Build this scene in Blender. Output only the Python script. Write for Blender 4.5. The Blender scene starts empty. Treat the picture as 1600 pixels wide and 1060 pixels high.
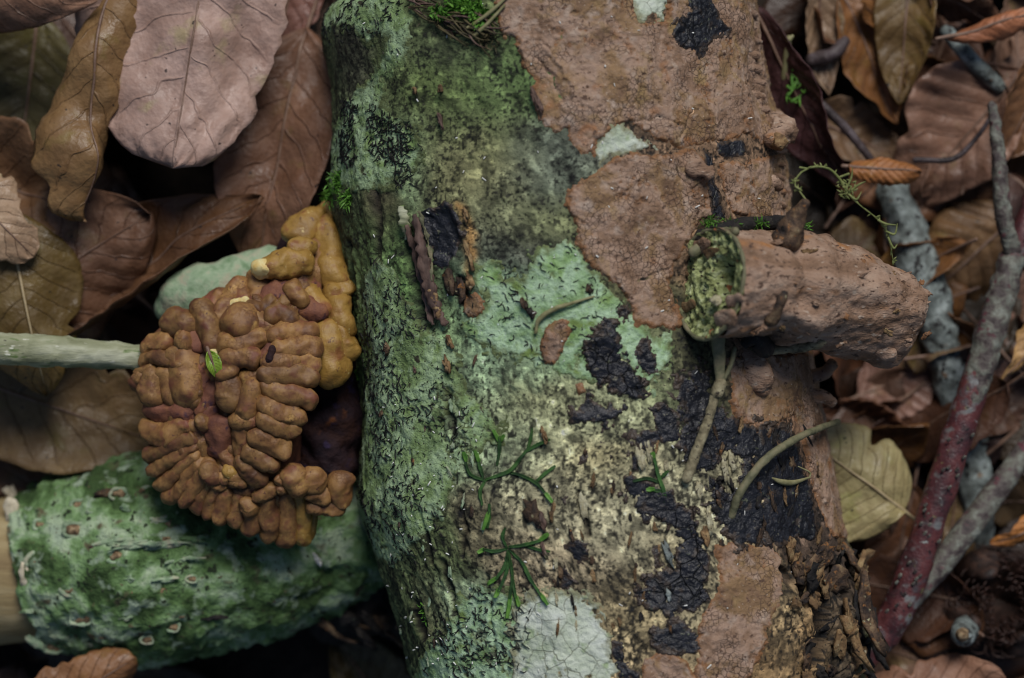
import bpy, math, random
import numpy as np
from mathutils import Vector

SC = bpy.context.scene
COL = SC.collection
K = 0.00013                      # metres per unit (one unit = one photograph pixel at the focal plane)
ZF = 600.0                       # focal plane height above the soil
CD = 4446.0                      # camera distance from the focal plane
CAMZ = ZF + CD
# ------------------------------------------------------------------ camera, sky, sun, exposure
cam_d = bpy.data.cameras.new('camera'); cam = bpy.data.objects.new('camera', cam_d); COL.objects.link(cam)
cam.location = (0, 0, CAMZ * K); cam.rotation_euler = (0, 0, 0)
cam_d.sensor_width = 36.0; cam_d.lens = 36.0 * CD / 1600.0
cam_d.clip_start = 0.01; cam_d.clip_end = 60.0
cam_d.dof.use_dof = True; cam_d.dof.focus_distance = (CD + 30) * K; cam_d.dof.aperture_fstop = 8.5
SC.camera = cam

SUN_EL, SUN_AZ = math.radians(50), math.radians(14)      # azimuth from +Y towards +X
wd = bpy.data.worlds.new('World'); SC.world = wd; wd.use_nodes = True
wn = wd.node_tree; wn.nodes.clear()
sky = wn.nodes.new('ShaderNodeTexSky'); sky.sky_type = 'NISHITA'; sky.sun_disc = False
sky.sun_elevation = SUN_EL; sky.sun_rotation = SUN_AZ
bg = wn.nodes.new('ShaderNodeBackground'); bg.inputs[1].default_value = 0.062
wo = wn.nodes.new('ShaderNodeOutputWorld')
wn.links.new(sky.outputs[0], bg.inputs[0]); wn.links.new(bg.outputs[0], wo.inputs[0])
sd = bpy.data.lights.new('sun', 'SUN'); sd.energy = 3.2; sd.angle = math.radians(26); sd.color = (1.0, 0.97, 0.93)
sun = bpy.data.objects.new('sun', sd); COL.objects.link(sun)
dirv = Vector((math.sin(SUN_AZ) * math.cos(SUN_EL), math.cos(SUN_AZ) * math.cos(SUN_EL), math.sin(SUN_EL)))
sun.rotation_euler = dirv.to_track_quat('Z', 'Y').to_euler(); sun.location = dirv * 2
vs = SC.view_settings; vs.view_transform = 'Standard'; vs.look = 'None'; vs.gamma = 1.0; vs.use_curve_mapping = False
vs.exposure = -0.15
SC.cycles.use_denoising = True; SC.cycles.filter_width = 1.1

RNG = random.Random(7)
NR = np.random.RandomState(11)
# ------------------------------------------------------------------ helpers: space, noise
def at(px, py, z):
    """picture point at height z -> place in the scene (units)"""
    f = (CAMZ - z) / CD
    return np.array(((px - 800) * f, (530 - py) * f, z), float)
TAB = NR.uniform(-1, 1, (4, 256, 256)); TAB3 = NR.uniform(-1, 1, (64, 64, 64))
def sm(t): return t * t * (3 - 2 * t)
def vn(x, y, seed=0):
    T = TAB[seed % 4]; x = np.asarray(x) + 37.7 * seed; y = np.asarray(y) + 91.3 * seed
    ix = np.floor(x).astype(int); iy = np.floor(y).astype(int); fx = sm(x - ix); fy = sm(y - iy)
    a = T[ix & 255, iy & 255]; b = T[(ix + 1) & 255, iy & 255]; c = T[ix & 255, (iy + 1) & 255]; d = T[(ix + 1) & 255, (iy + 1) & 255]
    return (a * (1 - fx) + b * fx) * (1 - fy) + (c * (1 - fx) + d * fx) * fy
def fbm(x, y, size, octv=4, seed=0, gain=.5):
    s = 0; a = 1; t = 0; f = 1 / size
    for o in range(octv):
        s = s + a * vn(x * f, y * f, seed + o); t += a; a *= gain; f *= 2.07
    return s / t
def vn3(p, seed=0):
    p = np.asarray(p) + seed * 13.37; i = np.floor(p).astype(int); f = sm(p - i); r = 0
    for dx in (0, 1):
        for dy in (0, 1):
            for dz in (0, 1):
                w = (f[..., 0] if dx else 1 - f[..., 0]) * (f[..., 1] if dy else 1 - f[..., 1]) * (f[..., 2] if dz else 1 - f[..., 2])
                r = r + w * TAB3[(i[..., 0] + dx) & 63, (i[..., 1] + dy) & 63, (i[..., 2] + dz) & 63]
    return r
def fbm3(p, size, octv=3, seed=0, gain=.5):
    s = 0; a = 1; t = 0; f = 1 / size
    for o in range(octv):
        s = s + a * vn3(np.asarray(p) * f, seed + o); t += a; a *= gain; f *= 2.1
    return s / t
def worley(x, y, size, seed=0):
    x = x / size + 5000; y = y / size + 5000; ix = np.floor(x).astype(int); iy = np.floor(y).astype(int)
    f1 = np.full(x.shape, 9.); f2 = np.full(x.shape, 9.)
    for dx in (-1, 0, 1):
        for dy in (-1, 0, 1):
            cx = ix + dx; cy = iy + dy
            jx = cx + .5 + .46 * TAB[seed % 4][cx & 255, cy & 255]; jy = cy + .5 + .46 * TAB[(seed + 1) % 4][cx & 255, cy & 255]
            d = np.hypot(x - jx, y - jy); m = d < f1
            f2 = np.where(m, f1, np.minimum(f2, d)); f1 = np.where(m, d, f1)
    return f1, f2
def smooth(a, b, x):
    t = np.clip((x - a) / (b - a), 0, 1); return t * t * (3 - 2 * t)
def catmull(P, n):
    P = np.asarray(P, float)
    if len(P) < 2: return P
    Q = np.vstack([2 * P[0] - P[1], P, 2 * P[-1] - P[-2]]); out = []
    for i in range(1, len(Q) - 2):
        p0, p1, p2, p3 = Q[i - 1], Q[i], Q[i + 1], Q[i + 2]
        for t in np.linspace(0, 1, n, endpoint=False):
            out.append(.5 * (2 * p1 + (p2 - p0) * t + (2 * p0 - 5 * p1 + 4 * p2 - p3) * t * t + (3 * p1 - p0 - 3 * p2 + p3) * t ** 3))
    out.append(P[-1]); return np.array(out)
# ------------------------------------------------------------------ helpers: objects
WLOC = {}
def tag(o, label=None, cat=None, group=None, kind=None):
    if label: o['label'] = label
    if cat: o['category'] = cat
    if group: o['group'] = group
    if kind: o['kind'] = kind
    return o
def thing(name, label, cat, loc, group=None):
    o = bpy.data.objects.new(name, None); COL.objects.link(o); o.empty_display_size = .01
    o.location = Vector(np.asarray(loc) * K); WLOC[o] = np.asarray(loc, float) * K
    return tag(o, label, cat, group)
def mk(name, V, F, mat, parent=None, origin=None, flat=False, attrs=None, kind=None):
    """one mesh object; V in units; F int array (n,4) / (n,3) or list"""
    V = np.asarray(V, float) * K
    me = bpy.data.meshes.new(name)
    if isinstance(F, np.ndarray):
        n, c = F.shape
        me.vertices.add(len(V)); me.loops.add(n * c); me.polygons.add(n)
        me.loops.foreach_set('vertex_index', F.ravel().astype(np.int32))
        me.polygons.foreach_set('loop_start', np.arange(0, n * c, c, dtype=np.int32))
    if parent is not None: base = WLOC[parent]
    elif origin is not None: base = np.asarray(origin, float) * K
    else:
        base = np.array([V[:, 0].mean(), V[:, 1].mean(), V[:, 2].min()])
    Vl = V - base
    if isinstance(F, np.ndarray):
        me.vertices.foreach_set('co', Vl.ravel().astype(np.float32)); me.update(calc_edges=True); me.validate()
    else:
        me.from_pydata([tuple(v) for v in Vl], [], [tuple(int(i) for i in f) for f in F]); me.update()
    me.polygons.foreach_set('use_smooth', np.full(len(me.polygons), not flat))
    for an, arr in (attrs or {}).items():
        arr = np.asarray(arr, np.float32)
        if arr.ndim == 1:
            a = me.attributes.new(an, 'FLOAT', 'POINT'); a.data.foreach_set('value', arr)
        else:
            if arr.shape[1] == 3: arr = np.hstack([arr, np.ones((len(arr), 1), np.float32)])
            a = me.attributes.new(an, 'FLOAT_COLOR', 'POINT'); a.data.foreach_set('color', arr.ravel())
    me.materials.append(mat)
    o = bpy.data.objects.new(name, me); COL.objects.link(o)
    if parent is not None: o.parent = parent
    else: o.location = Vector(base)
    WLOC[o] = base
    if kind: o['kind'] = kind
    return o
def grid_faces(nu, nv, wrap=False):
    i = np.arange(nu - 1)[:, None]; j = np.arange(nv if wrap else nv - 1)[None, :]; jn = (j + 1) % nv
    return np.stack([i * nv + j, i * nv + jn, (i + 1) * nv + jn, (i + 1) * nv + j], -1).reshape(-1, 4)
def tube(P, R, seg=12, n=6, cap='round', amp=0, size=20, seed=0, flat=1.0, octv=3, rings=4, up=(0, 0, 1)):
    """tapered tube along P with radii R; noise relief; closed ends -> V, F"""
    P = np.asarray(P, float); R = np.asarray(R, float) * np.ones(len(P))
    C = catmull(np.hstack([P, R[:, None]]), n); Q = C[:, :3]; r = np.maximum(C[:, 3], .05)
    T = np.gradient(Q, axis=0); T /= np.linalg.norm(T, axis=1)[:, None] + 1e-9
    pre_q, pre_r, post_q, post_r = [], [], [], []
    if cap == 'round':
        for a in np.linspace(math.pi / 2 * .97, 0, rings, endpoint=False):
            pre_q.append(Q[0] - T[0] * r[0] * math.sin(a)); pre_r.append(r[0] * math.cos(a))
            post_q.append(Q[-1] + T[-1] * r[-1] * math.sin(a)); post_r.append(r[-1] * math.cos(a))
        post_q.reverse(); post_r.reverse()
    else:
        pre_q = [Q[0]] * 2; pre_r = [.02 * r[0], r[0] * .93]; post_q = [Q[-1]] * 2; post_r = [r[-1] * .93, .02 * r[-1]]
    Q = np.vstack([pre_q, Q, post_q]); r = np.concatenate([pre_r, r, post_r]); m = len(pre_q)
    T = np.vstack([[T[0]] * m, T, [T[-1]] * m])
    u = np.array(up, float)
    if abs(T[0] @ u) > .95: u = np.array((1., 0, 0))
    X = np.cross(T[0], u); X /= np.linalg.norm(X); Vs = []
    a = np.linspace(0, 2 * math.pi, seg, endpoint=False)
    for q, t, rr in zip(Q, T, r):
        X = X - t * (X @ t); X /= np.linalg.norm(X); Y = np.cross(X, t)
        Vs.append(q + rr * (np.cos(a)[:, None] * X + flat * np.sin(a)[:, None] * Y))
    V = np.array(Vs)
    if amp:
        d = V - Q[:, None, :]; L = np.linalg.norm(d, axis=2, keepdims=True) + 1e-6
        V = V + d / L * (amp * fbm3(V, size, octv, seed)[..., None]) * np.clip(L / (r.max() * .5), 0, 1)
    return V.reshape(-1, 3), grid_faces(len(Q), seg, True)
def join(parts):
    Vs, Fs, o = [], [], 0
    for V, F in parts: Vs.append(V); Fs.append(F + o); o += len(V)
    return np.vstack(Vs), np.vstack(Fs)
# ------------------------------------------------------------------ materials
class NT:
    def __init__(s, name):
        s.m = bpy.data.materials.new(name); s.m.use_nodes = True; s.t = s.m.node_tree; s.t.nodes.clear()
        s.out = s.n('ShaderNodeOutputMaterial'); s.b = s.n('ShaderNodeBsdfPrincipled'); s.l(s.b.outputs[0], s.out.inputs[0])
        tc = s.n('ShaderNodeTexCoord'); oi = s.n('ShaderNodeObjectInfo'); s.oi = oi
        ad = s.n('ShaderNodeVectorMath'); ad.operation = 'MULTIPLY_ADD'; ad.inputs[1].default_value = (1 / K,) * 3
        s.l(tc.outputs['Object'], ad.inputs[0])
        rn = s.n('ShaderNodeMath'); rn.operation = 'MULTIPLY'; rn.inputs[1].default_value = 3000; s.l(oi.outputs['Random'], rn.inputs[0]); s.l(rn.outputs[0], ad.inputs[2])
        s.co = ad.outputs[0]
    def n(s, t): return s.t.nodes.new(t)
    def l(s, a, b): s.t.links.new(a, b)
    def stretch(s, v):
        m = s.n('ShaderNodeVectorMath'); m.operation = 'MULTIPLY'; m.inputs[1].default_value = v; s.l(s.co, m.inputs[0]); return m.outputs[0]
    def noise(s, size, detail=3, co=None, rough=.55, dist=0):
        n = s.n('ShaderNodeTexNoise'); n.inputs['Scale'].default_value = 1 / size; n.inputs['Detail'].default_value = detail
        n.inputs['Roughness'].default_value = rough; n.inputs['Distortion'].default_value = dist; s.l(co or s.co, n.inputs['Vector']); return n.outputs[0]
    def voro(s, size, feature='DISTANCE_TO_EDGE', co=None):
        n = s.n('ShaderNodeTexVoronoi'); n.feature = feature; n.inputs['Scale'].default_value = 1 / size; s.l(co or s.co, n.inputs['Vector']); return n.outputs[0]
    def ramp(s, fac, stops):
        r = s.n('ShaderNodeValToRGB'); e = r.color_ramp.elements
        while len(e) < len(stops): e.new(.5)
        for el, (p, c) in zip(e, stops): el.position = p; el.color = (*c, 1) if len(c) == 3 else c
        s.l(fac, r.inputs[0]); return r.outputs[0]
    def mapr(s, v, a, b, c=0., d=1.):
        m = s.n('ShaderNodeMapRange'); m.inputs[1].default_value = a; m.inputs[2].default_value = b; m.inputs[3].default_value = c; m.inputs[4].default_value = d
        s.l(v, m.inputs[0]); return m.outputs[0]
    def math(s, op, a, b=None, c=None):
        m = s.n('ShaderNodeMath'); m.operation = op
        for i, v in enumerate((a, b, c)):
            if v is None: continue
            if isinstance(v, (int, float)): m.inputs[i].default_value = v
            else: s.l(v, m.inputs[i])
        return m.outputs[0]
    def mix(s, fac, a, b, mode='MIX'):
        m = s.n('ShaderNodeMix'); m.data_type = 'RGBA'; m.blend_type = mode
        for sock, v in ((m.inputs[0], fac), (m.inputs[6], a), (m.inputs[7], b)):
            if isinstance(v, (int, float)): sock.default_value = v
            elif isinstance(v, tuple): sock.default_value = (*v, 1)
            else: s.l(v, sock)
        return m.outputs[2]
    def attr(s, name, out='Fac'):
        a = s.n('ShaderNodeAttribute'); a.attribute_name = name; return a.outputs[out]
    def bump(s, h, amp, prev=None):
        b = s.n('ShaderNodeBump'); b.inputs['Strength'].default_value = 1; b.inputs['Distance'].default_value = amp * K
        s.l(h, b.inputs['Height'])
        if prev is not None: s.l(prev, b.inputs['Normal'])
        return b.outputs[0]
    def done(s, col, nrm=None, rough=.75, spec=.35, rv=None):
        if isinstance(col, tuple): s.b.inputs['Base Color'].default_value = (*col, 1)
        else: s.l(col, s.b.inputs['Base Color'])
        if rv is not None: s.l(rv, s.b.inputs['Roughness'])
        else: s.b.inputs['Roughness'].default_value = rough
        s.b.inputs['Specular IOR Level'].default_value = spec
        if nrm is not None: s.l(nrm, s.b.inputs['Normal'])
        return s.m
def organic(name, cols, size=50, specks=(), bumps=((3, .8), (14, 1.5)), rough=.75, spec=.35, stretch=(1, 1, 1), cracks=None, vary=.0, detail=4, lo=.32, hi=.68, edge=None):
    """ramped noise colour, speckles of other colours, layered relief, optional crack net"""
    s = NT(name); co = s.stretch(stretch) if stretch != (1, 1, 1) else s.co
    stops = [(lo + (hi - lo) * i / max(1, len(cols) - 1), c) for i, c in enumerate(cols)]
    col = s.ramp(s.noise(size, detail, co, .6, .3), stops)
    for c, sz, th, soft in specks:
        col = s.mix(s.mapr(s.noise(sz, 2, co, .6), th, th + soft), col, c)
    if edge:
        e = s.math('ADD', s.attr('sd'), s.math('MULTIPLY', s.math('SUBTRACT', s.noise(9, 3), .5), 1.3)); col = s.mix(s.mapr(e, .05, edge[1], 1., 0.), col, edge[0])
    if vary:
        v = s.mapr(s.oi.outputs['Random'], 0, 1, 1 - vary, 1 + vary); h = s.n('ShaderNodeHueSaturation'); s.l(v, h.inputs['Value']); s.l(col, h.inputs['Color']); col = h.outputs[0]
    nr = None
    for sz, amp in bumps: nr = s.bump(s.noise(sz, 3, co), amp, nr)
    if cracks:
        sz, amp, cc, wd_ = cracks
        wv = s.n('ShaderNodeVectorMath'); wv.operation = 'MULTIPLY_ADD'; nz = s.n('ShaderNodeTexNoise'); nz.inputs['Scale'].default_value = 1 / (sz * 1.3); s.l(co, nz.inputs['Vector'])
        s.l(nz.outputs[1], wv.inputs[0]); wv.inputs[1].default_value = (sz * .7,) * 3; s.l(co, wv.inputs[2])
        e = s.mapr(s.voro(sz, co=wv.outputs[0]), 0, wd_); g = s.mapr(s.noise(sz * 8, 3), .46, .60)
        e = s.math('MAXIMUM', e, s.math('SUBTRACT', 1., g))
        col = s.mix(e, cc, col); nr = s.bump(e, amp, nr)
    return s.done(col, nr, rough, spec)

M = {}
M['soil'] = organic('soil', [(.012, .008, .006), (.03, .02, .014)], 30, bumps=((6, 3), (20, 6)), rough=.95)
M['crust'] = organic('orange_crust', [(.13, .074, .043), (.225, .137, .086), (.31, .208, .15), (.23, .14, .068), (.155, .09, .052)], 80,
    specks=[((.27, .115, .04), 50, .62, .14), ((.36, .27, .21), 30, .58, .14), ((.26, .17, .075), 44, .60, .12), ((.10, .055, .035), 10, .62, .07), ((.42, .34, .27), 3.5, .67, .05)],
    bumps=((2.2, 1.3), (5, 1.4), (16, 1.6)), rough=.7, spec=.35, cracks=(8.5, 1.1, (.085, .05, .036), .06), edge=((.21, .10, .042), .40))
M['crust_smooth'] = organic('branch_crust', [(.13, .074, .043), (.225, .135, .085), (.31, .205, .145), (.38, .27, .20)], 46,
    specks=[((.34, .15, .05), 45, .62, .14), ((.08, .045, .03), 7, .60, .06), ((.40, .31, .24), 9, .63, .08)],
    bumps=((2.2, 1.9), (6, 3.2), (20, 3.4)), rough=.75, spec=.35, stretch=(.5, 1, .7))
M['black'] = organic('black_crust', [(.005, .0055, .008), (.010, .011, .016), (.020, .021, .028)], 24,
    specks=[((.04, .03, .024), 26, .62, .08), ((.13, .12, .085), 7, .67, .05), ((.09, .10, .06), 12, .68, .05)], bumps=((3, 1.2), (12, 2.4), (30, 2.4)), rough=.46, spec=.4, cracks=(26, 2.0, (.003, .003, .003), .05), edge=((.05, .034, .024), .28))
M['mint'] = organic('mint_lichen', [(.15, .24, .085), (.25, .38, .20), (.37, .51, .34), (.27, .41, .20), (.16, .27, .08)], 60,
    specks=[((.15, .22, .06), 34, .58, .12), ((.035, .045, .028), 5, .64, .05), ((.44, .56, .45), 5, .66, .06), ((.025, .03, .02), 16, .70, .04)], bumps=((2.4, 1.5), (7, 2.2)), rough=.85, edge=((.12, .15, .06), .7))
M['green'] = organic('green_lichen', [(.11, .165, .055), (.205, .295, .12), (.32, .43, .25), (.19, .28, .09)], 55,
    specks=[((.28, .38, .21), 22, .58, .10), ((.03, .038, .02), 6, .60, .06), ((.33, .42, .30), 5, .66, .06), ((.03, .028, .016), 26, .66, .05)], bumps=((2.4, 1.6), (7, 2.6)), rough=.85, edge=((.085, .105, .04), .7))
M['pale'] = organic('white_lichen', [(.36, .42, .30), (.48, .53, .43), (.56, .60, .53)], 45,
    specks=[((.06, .07, .05), 3.4, .68, .04), ((.30, .38, .22), 26, .6, .1)], bumps=((2.2, 1.2), (8, 1.5)), rough=.88, cracks=(30, .8, (.16, .17, .12), .03), edge=((.22, .22, .13), .6))
M['cream'] = organic('cream_bark', [(.20, .17, .10), (.33, .30, .19), (.42, .40, .28)], 14, specks=[((.05, .04, .03), 6, .62, .06)], bumps=((3, 1.4), (8, 1.6)), rough=.85)
M['lirella'] = organic('black_marks', [(.006, .006, .005), (.02, .02, .015)], 20, bumps=(), rough=.6)
M['fungus'] = organic('fungus_skin', [(.095, .04, .018), (.175, .082, .028), (.26, .14, .046), (.155, .062, .03)], 40,
    specks=[((.15, .05, .026), 30, .57, .14), ((.36, .21, .065), 24, .63, .12), ((.09, .035, .02), 7, .66, .06)], bumps=((2.0, .45), (6, .7)), rough=.58, spec=.4, vary=.26, cracks=(6.0, .5, (.15, .065, .025), .04))
M['fungus_ochre'] = organic('fungus_ochre_skin', [(.20, .105, .02), (.28, .16, .034), (.36, .22, .055)], 34,
    specks=[((.20, .08, .025), 34, .56, .14), ((.48, .36, .14), 10, .68, .05), ((.12, .055, .02), 12, .64, .08)], bumps=((2.2, .6), (7, 1.4)), rough=.52, spec=.45, vary=.12)
M['fungus_dark'] = organic('fungus_dark_skin', [(.08, .03, .022), (.16, .06, .035), (.22, .09, .04)], 30,
    specks=[((.05, .02, .03), 20, .6, .1)], bumps=((2.2, .9), (7, 1.2)), rough=.7, vary=.15)
M['fungus_pale'] = organic('fungus_pale_tip', [(.55, .38, .12), (.62, .55, .28)], 10, bumps=((3, .8),), rough=.6)
M['stain'] = organic('stained_wood', [(.010, .006, .010), (.022, .011, .014), (.035, .014, .010)], 40,
    specks=[((.13, .045, .016), 34, .62, .12), ((.03, .02, .05), 26, .62, .1)], bumps=((3, 1.6), (8, 2.5), (22, 4)), rough=.8, spec=.2)
M['gbark'] = organic('green_branch_bark', [(.032, .065, .016), (.08, .15, .045), (.165, .27, .115), (.34, .43, .28)], 85,
    specks=[((.30, .38, .27), 34, .56, .14), ((.10, .085, .045), 40, .62, .1), ((.022, .035, .014), 18, .62, .06), ((.10, .07, .04), 12, .68, .05)], bumps=((3, 2.2), (9, 5), (26, 6)), rough=.8, lo=.38, hi=.62)
M['flake'] = organic('bark_flake', [(.13, .21, .11), (.26, .34, .22), (.36, .34, .24)], 26, bumps=((3, 1), (9, 2)), rough=.85, vary=.2)
M['pore'] = organic('pore_cork', [(.07, .045, .025), (.20, .13, .07), (.36, .27, .16)], 9, bumps=((3, 2),), rough=.9)
M['wood'] = organic('bare_wood', [(.20, .14, .065), (.28, .21, .10), (.36, .29, .16)], 30, stretch=(.12, 1, 1), bumps=((4, 1.4),), rough=.7)
M['wood_pale'] = organic('pale_wood', [(.42, .36, .24), (.58, .52, .40)], 16, bumps=((4, 1.5),), rough=.8)
M['stem'] = organic('pale_stem', [(.15, .16, .085), (.25, .26, .16), (.38, .39, .28)], 22, stretch=(.2, 1, 1), specks=[((.10, .15, .045), 10, .60, .08), ((.05, .05, .03), 5, .68, .05), ((.55, .55, .45), 8, .68, .05)], bumps=((4, 1.2), (14, 1.5)), rough=.65)
M['straw'] = organic('dry_straw', [(.16, .15, .065), (.27, .25, .13)], 14, bumps=((3, .6),), rough=.6)
M['oldstem'] = organic('olive_stem', [(.075, .075, .04), (.14, .135, .075), (.2, .17, .10)], 18, bumps=((3, .8), (8, 1)), rough=.7)
M['bstem'] = organic('bark_stem', [(.07, .06, .035), (.20, .17, .10), (.30, .27, .17)], 14, specks=[((.03, .022, .016), 9, .62, .06)], bumps=((3, 1.2), (8, 2)), rough=.8)
M['moss'] = organic('moss_green', [(.03, .09, .012), (.07, .19, .02), (.14, .30, .04)], 12, bumps=(), rough=.6, vary=.2)
M['wort'] = organic('liverwort_green', [(.014, .04, .014), (.028, .075, .02), (.05, .12, .028)], 18, bumps=((3, .8),), rough=.75, spec=.25, vary=.3)
M['wort_tip'] = organic('liverwort_tip', [(.05, .15, .02), (.12, .26, .04)], 16, bumps=((5, .5),), rough=.5)
M['sprig'] = organic('moss_sprig', [(.08, .10, .025), (.15, .17, .05), (.24, .25, .10)], 10, bumps=(), rough=.6)
M['fibre'] = organic('brown_fibre', [(.025, .02, .01), (.055, .045, .018), (.10, .08, .035)], 12, bumps=(), rough=.7, vary=.2)
M['splinter'] = organic('bark_splinter', [(.035, .02, .016), (.10, .06, .046), (.17, .11, .095)], 16, stretch=(1, .2, 1), specks=[((.10, .17, .06), 16, .64, .08)], bumps=((3, 1.2), (9, 2)), rough=.7)
M['rot'] = organic('rotten_bark', [(.012, .009, .009), (.035, .022, .015), (.085, .05, .028), (.16, .11, .06)], 22,
    specks=[((.20, .09, .03), 14, .62, .08), ((.32, .29, .17), 12, .68, .06)], bumps=((3, 1.8), (9, 3)), rough=.75, vary=.35)
M['rot_tan'] = organic('rotten_wood', [(.06, .035, .018), (.17, .10, .045), (.28, .20, .10)], 20, specks=[((.02, .012, .008), 9, .64, .06), ((.45, .40, .27), 14, .68, .06)], bumps=((3, 2), (10, 3)), rough=.8, vary=.25)
M['rot_black'] = organic('rotten_black', [(.004, .004, .004), (.012, .010, .010), (.03, .025, .02)], 20, specks=[((.05, .055, .035), 7, .66, .06)], bumps=((4, 2), (12, 3)), rough=.85)
M['white'] = organic('white_crumb', [(.60, .60, .55), (.75, .75, .72)], 8, bumps=(), rough=.6)
M['ltwig'] = organic('lichen_twig', [(.06, .065, .06), (.15, .175, .165), (.32, .36, .35)], 22, specks=[((.02, .02, .02), 14, .56, .08), ((.16, .10, .06), 24, .66, .08)], bumps=((4, 1.4), (14, 2.4)), rough=.8)
M['redtwig'] = organic('red_twig', [(.03, .016, .018), (.065, .02, .024), (.10, .028, .028), (.06, .045, .05)], 46, specks=[((.14, .14, .14), 38, .58, .10), ((.24, .25, .24), 9, .68, .05), ((.16, .14, .065), 24, .66, .06), ((.015, .01, .012), 12, .66, .05)], bumps=((4, 1.4), (14, 2.4)), rough=.5)
M['greytwig'] = organic('grey_twig', [(.035, .025, .025), (.075, .06, .055), (.13, .13, .105), (.20, .21, .18)], 20, specks=[((.10, .03, .04), 26, .62, .08)], stretch=(1, 1, 1), bumps=((4, 1.4), (10, 2)), rough=.65)
M['darktwig'] = organic('dark_twig', [(.02, .014, .014), (.05, .035, .035), (.09, .07, .075)], 26, bumps=((4, 1), (12, 2)), rough=.55)
M['husk'] = organic('husk_brown', [(.012, .007, .006), (.03, .016, .012), (.06, .03, .02)], 14, bumps=((4, 1.5),), rough=.6)
M['bristle'] = organic('husk_bristle', [(.018, .009, .007), (.05, .024, .018)], 14, bumps=(), rough=.5, vary=.3)
M['face'] = organic('rotten_cut_face', [(.04, .038, .015), (.17, .19, .07), (.33, .37, .16), (.46, .50, .29)], 16, specks=[((.012, .010, .008), 9, .60, .06), ((.30, .12, .05), 18, .66, .05)], bumps=((3, 2), (8, 4)), rough=.85)
def leaf_material():
    s = NT('dead_leaf'); lu = s.attr('lu'); lv = s.attr('lv')
    base = s.oi.outputs['Color']
    av = s.math('ABSOLUTE', lv)
    ph = s.math('SUBTRACT', s.math('MULTIPLY', lu, 9.), s.math('MULTIPLY', av, 1.9))
    ph = s.math('ADD', ph, s.math('MULTIPLY', s.math('SIGN', lv), .2)); ph = s.math('ADD', ph, s.math('MULTIPLY', s.noise(70, 2), 1.1))
    fr = s.math('ABSOLUTE', s.math('SUBTRACT', s.math('FRACT', ph), .5))
    vein = s.math('MULTIPLY', s.mapr(fr, .445, .485), s.mapr(av, .97, .75))
    mid = s.mapr(av, .035, .012)
    v = s.math('MAXIMUM', vein, mid)
    n1 = s.noise(90, 4); n2 = s.noise(16, 4); n3 = s.noise(4, 3)
    c = s.mix(s.mapr(n1, .3, .7), s.mix(1., base, (.62, .55, .50), 'MULTIPLY'), s.mix(1., base, (1.25, 1.2, 1.15), 'MULTIPLY'))
    c = s.mix(s.mapr(n2, .35, .68, 0, .55), c, s.mix(1., base, (.72, .60, .52), 'MULTIPLY'))
    c = s.mix(s.mapr(s.noise(60, 3), .60, .72, 0, .45), c, s.mix(1., base, (.8, 1.0, .45), 'MULTIPLY'))
    c = s.mix(s.mapr(s.noise(11, 1), .735, .76, 0, .85), c, (.012, .010, .010))
    c = s.mix(s.math('MULTIPLY', v, s.math('MULTIPLY', s.oi.outputs['Alpha'], .5)), c, s.mix(1., base, (.42, .30, .26), 'MULTIPLY'))
    nr = s.bump(n3, .5); nr = s.bump(n2, 1.6, nr); nr = s.bump(s.voro(9, 'F1'), .9, nr); nr = s.bump(v, 1.6, nr)
    return s.done(c, nr, spec=.36, rv=s.mapr(s.noise(40, 3), .35, .65, .34, .68))
M['leaf'] = leaf_material()
M['midrib'] = organic('leaf_midrib', [(.11, .06, .04), (.22, .14, .10)], 20, bumps=((4, .6),), rough=.5)
M['midrib_pale'] = organic('leaf_midrib_pale', [(.30, .22, .12), (.42, .34, .20)], 20, bumps=((4, .6),), rough=.5)

# ------------------------------------------------------------------ the ground
gx = 8.0 / K
mk('forest_floor', [(-gx, -gx, 0), (gx, -gx, 0), (gx, gx, 0), (-gx, gx, 0)], np.array([[0, 1, 2, 3]]), M['soil'], origin=(0, 0, 0), kind='structure')
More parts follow.
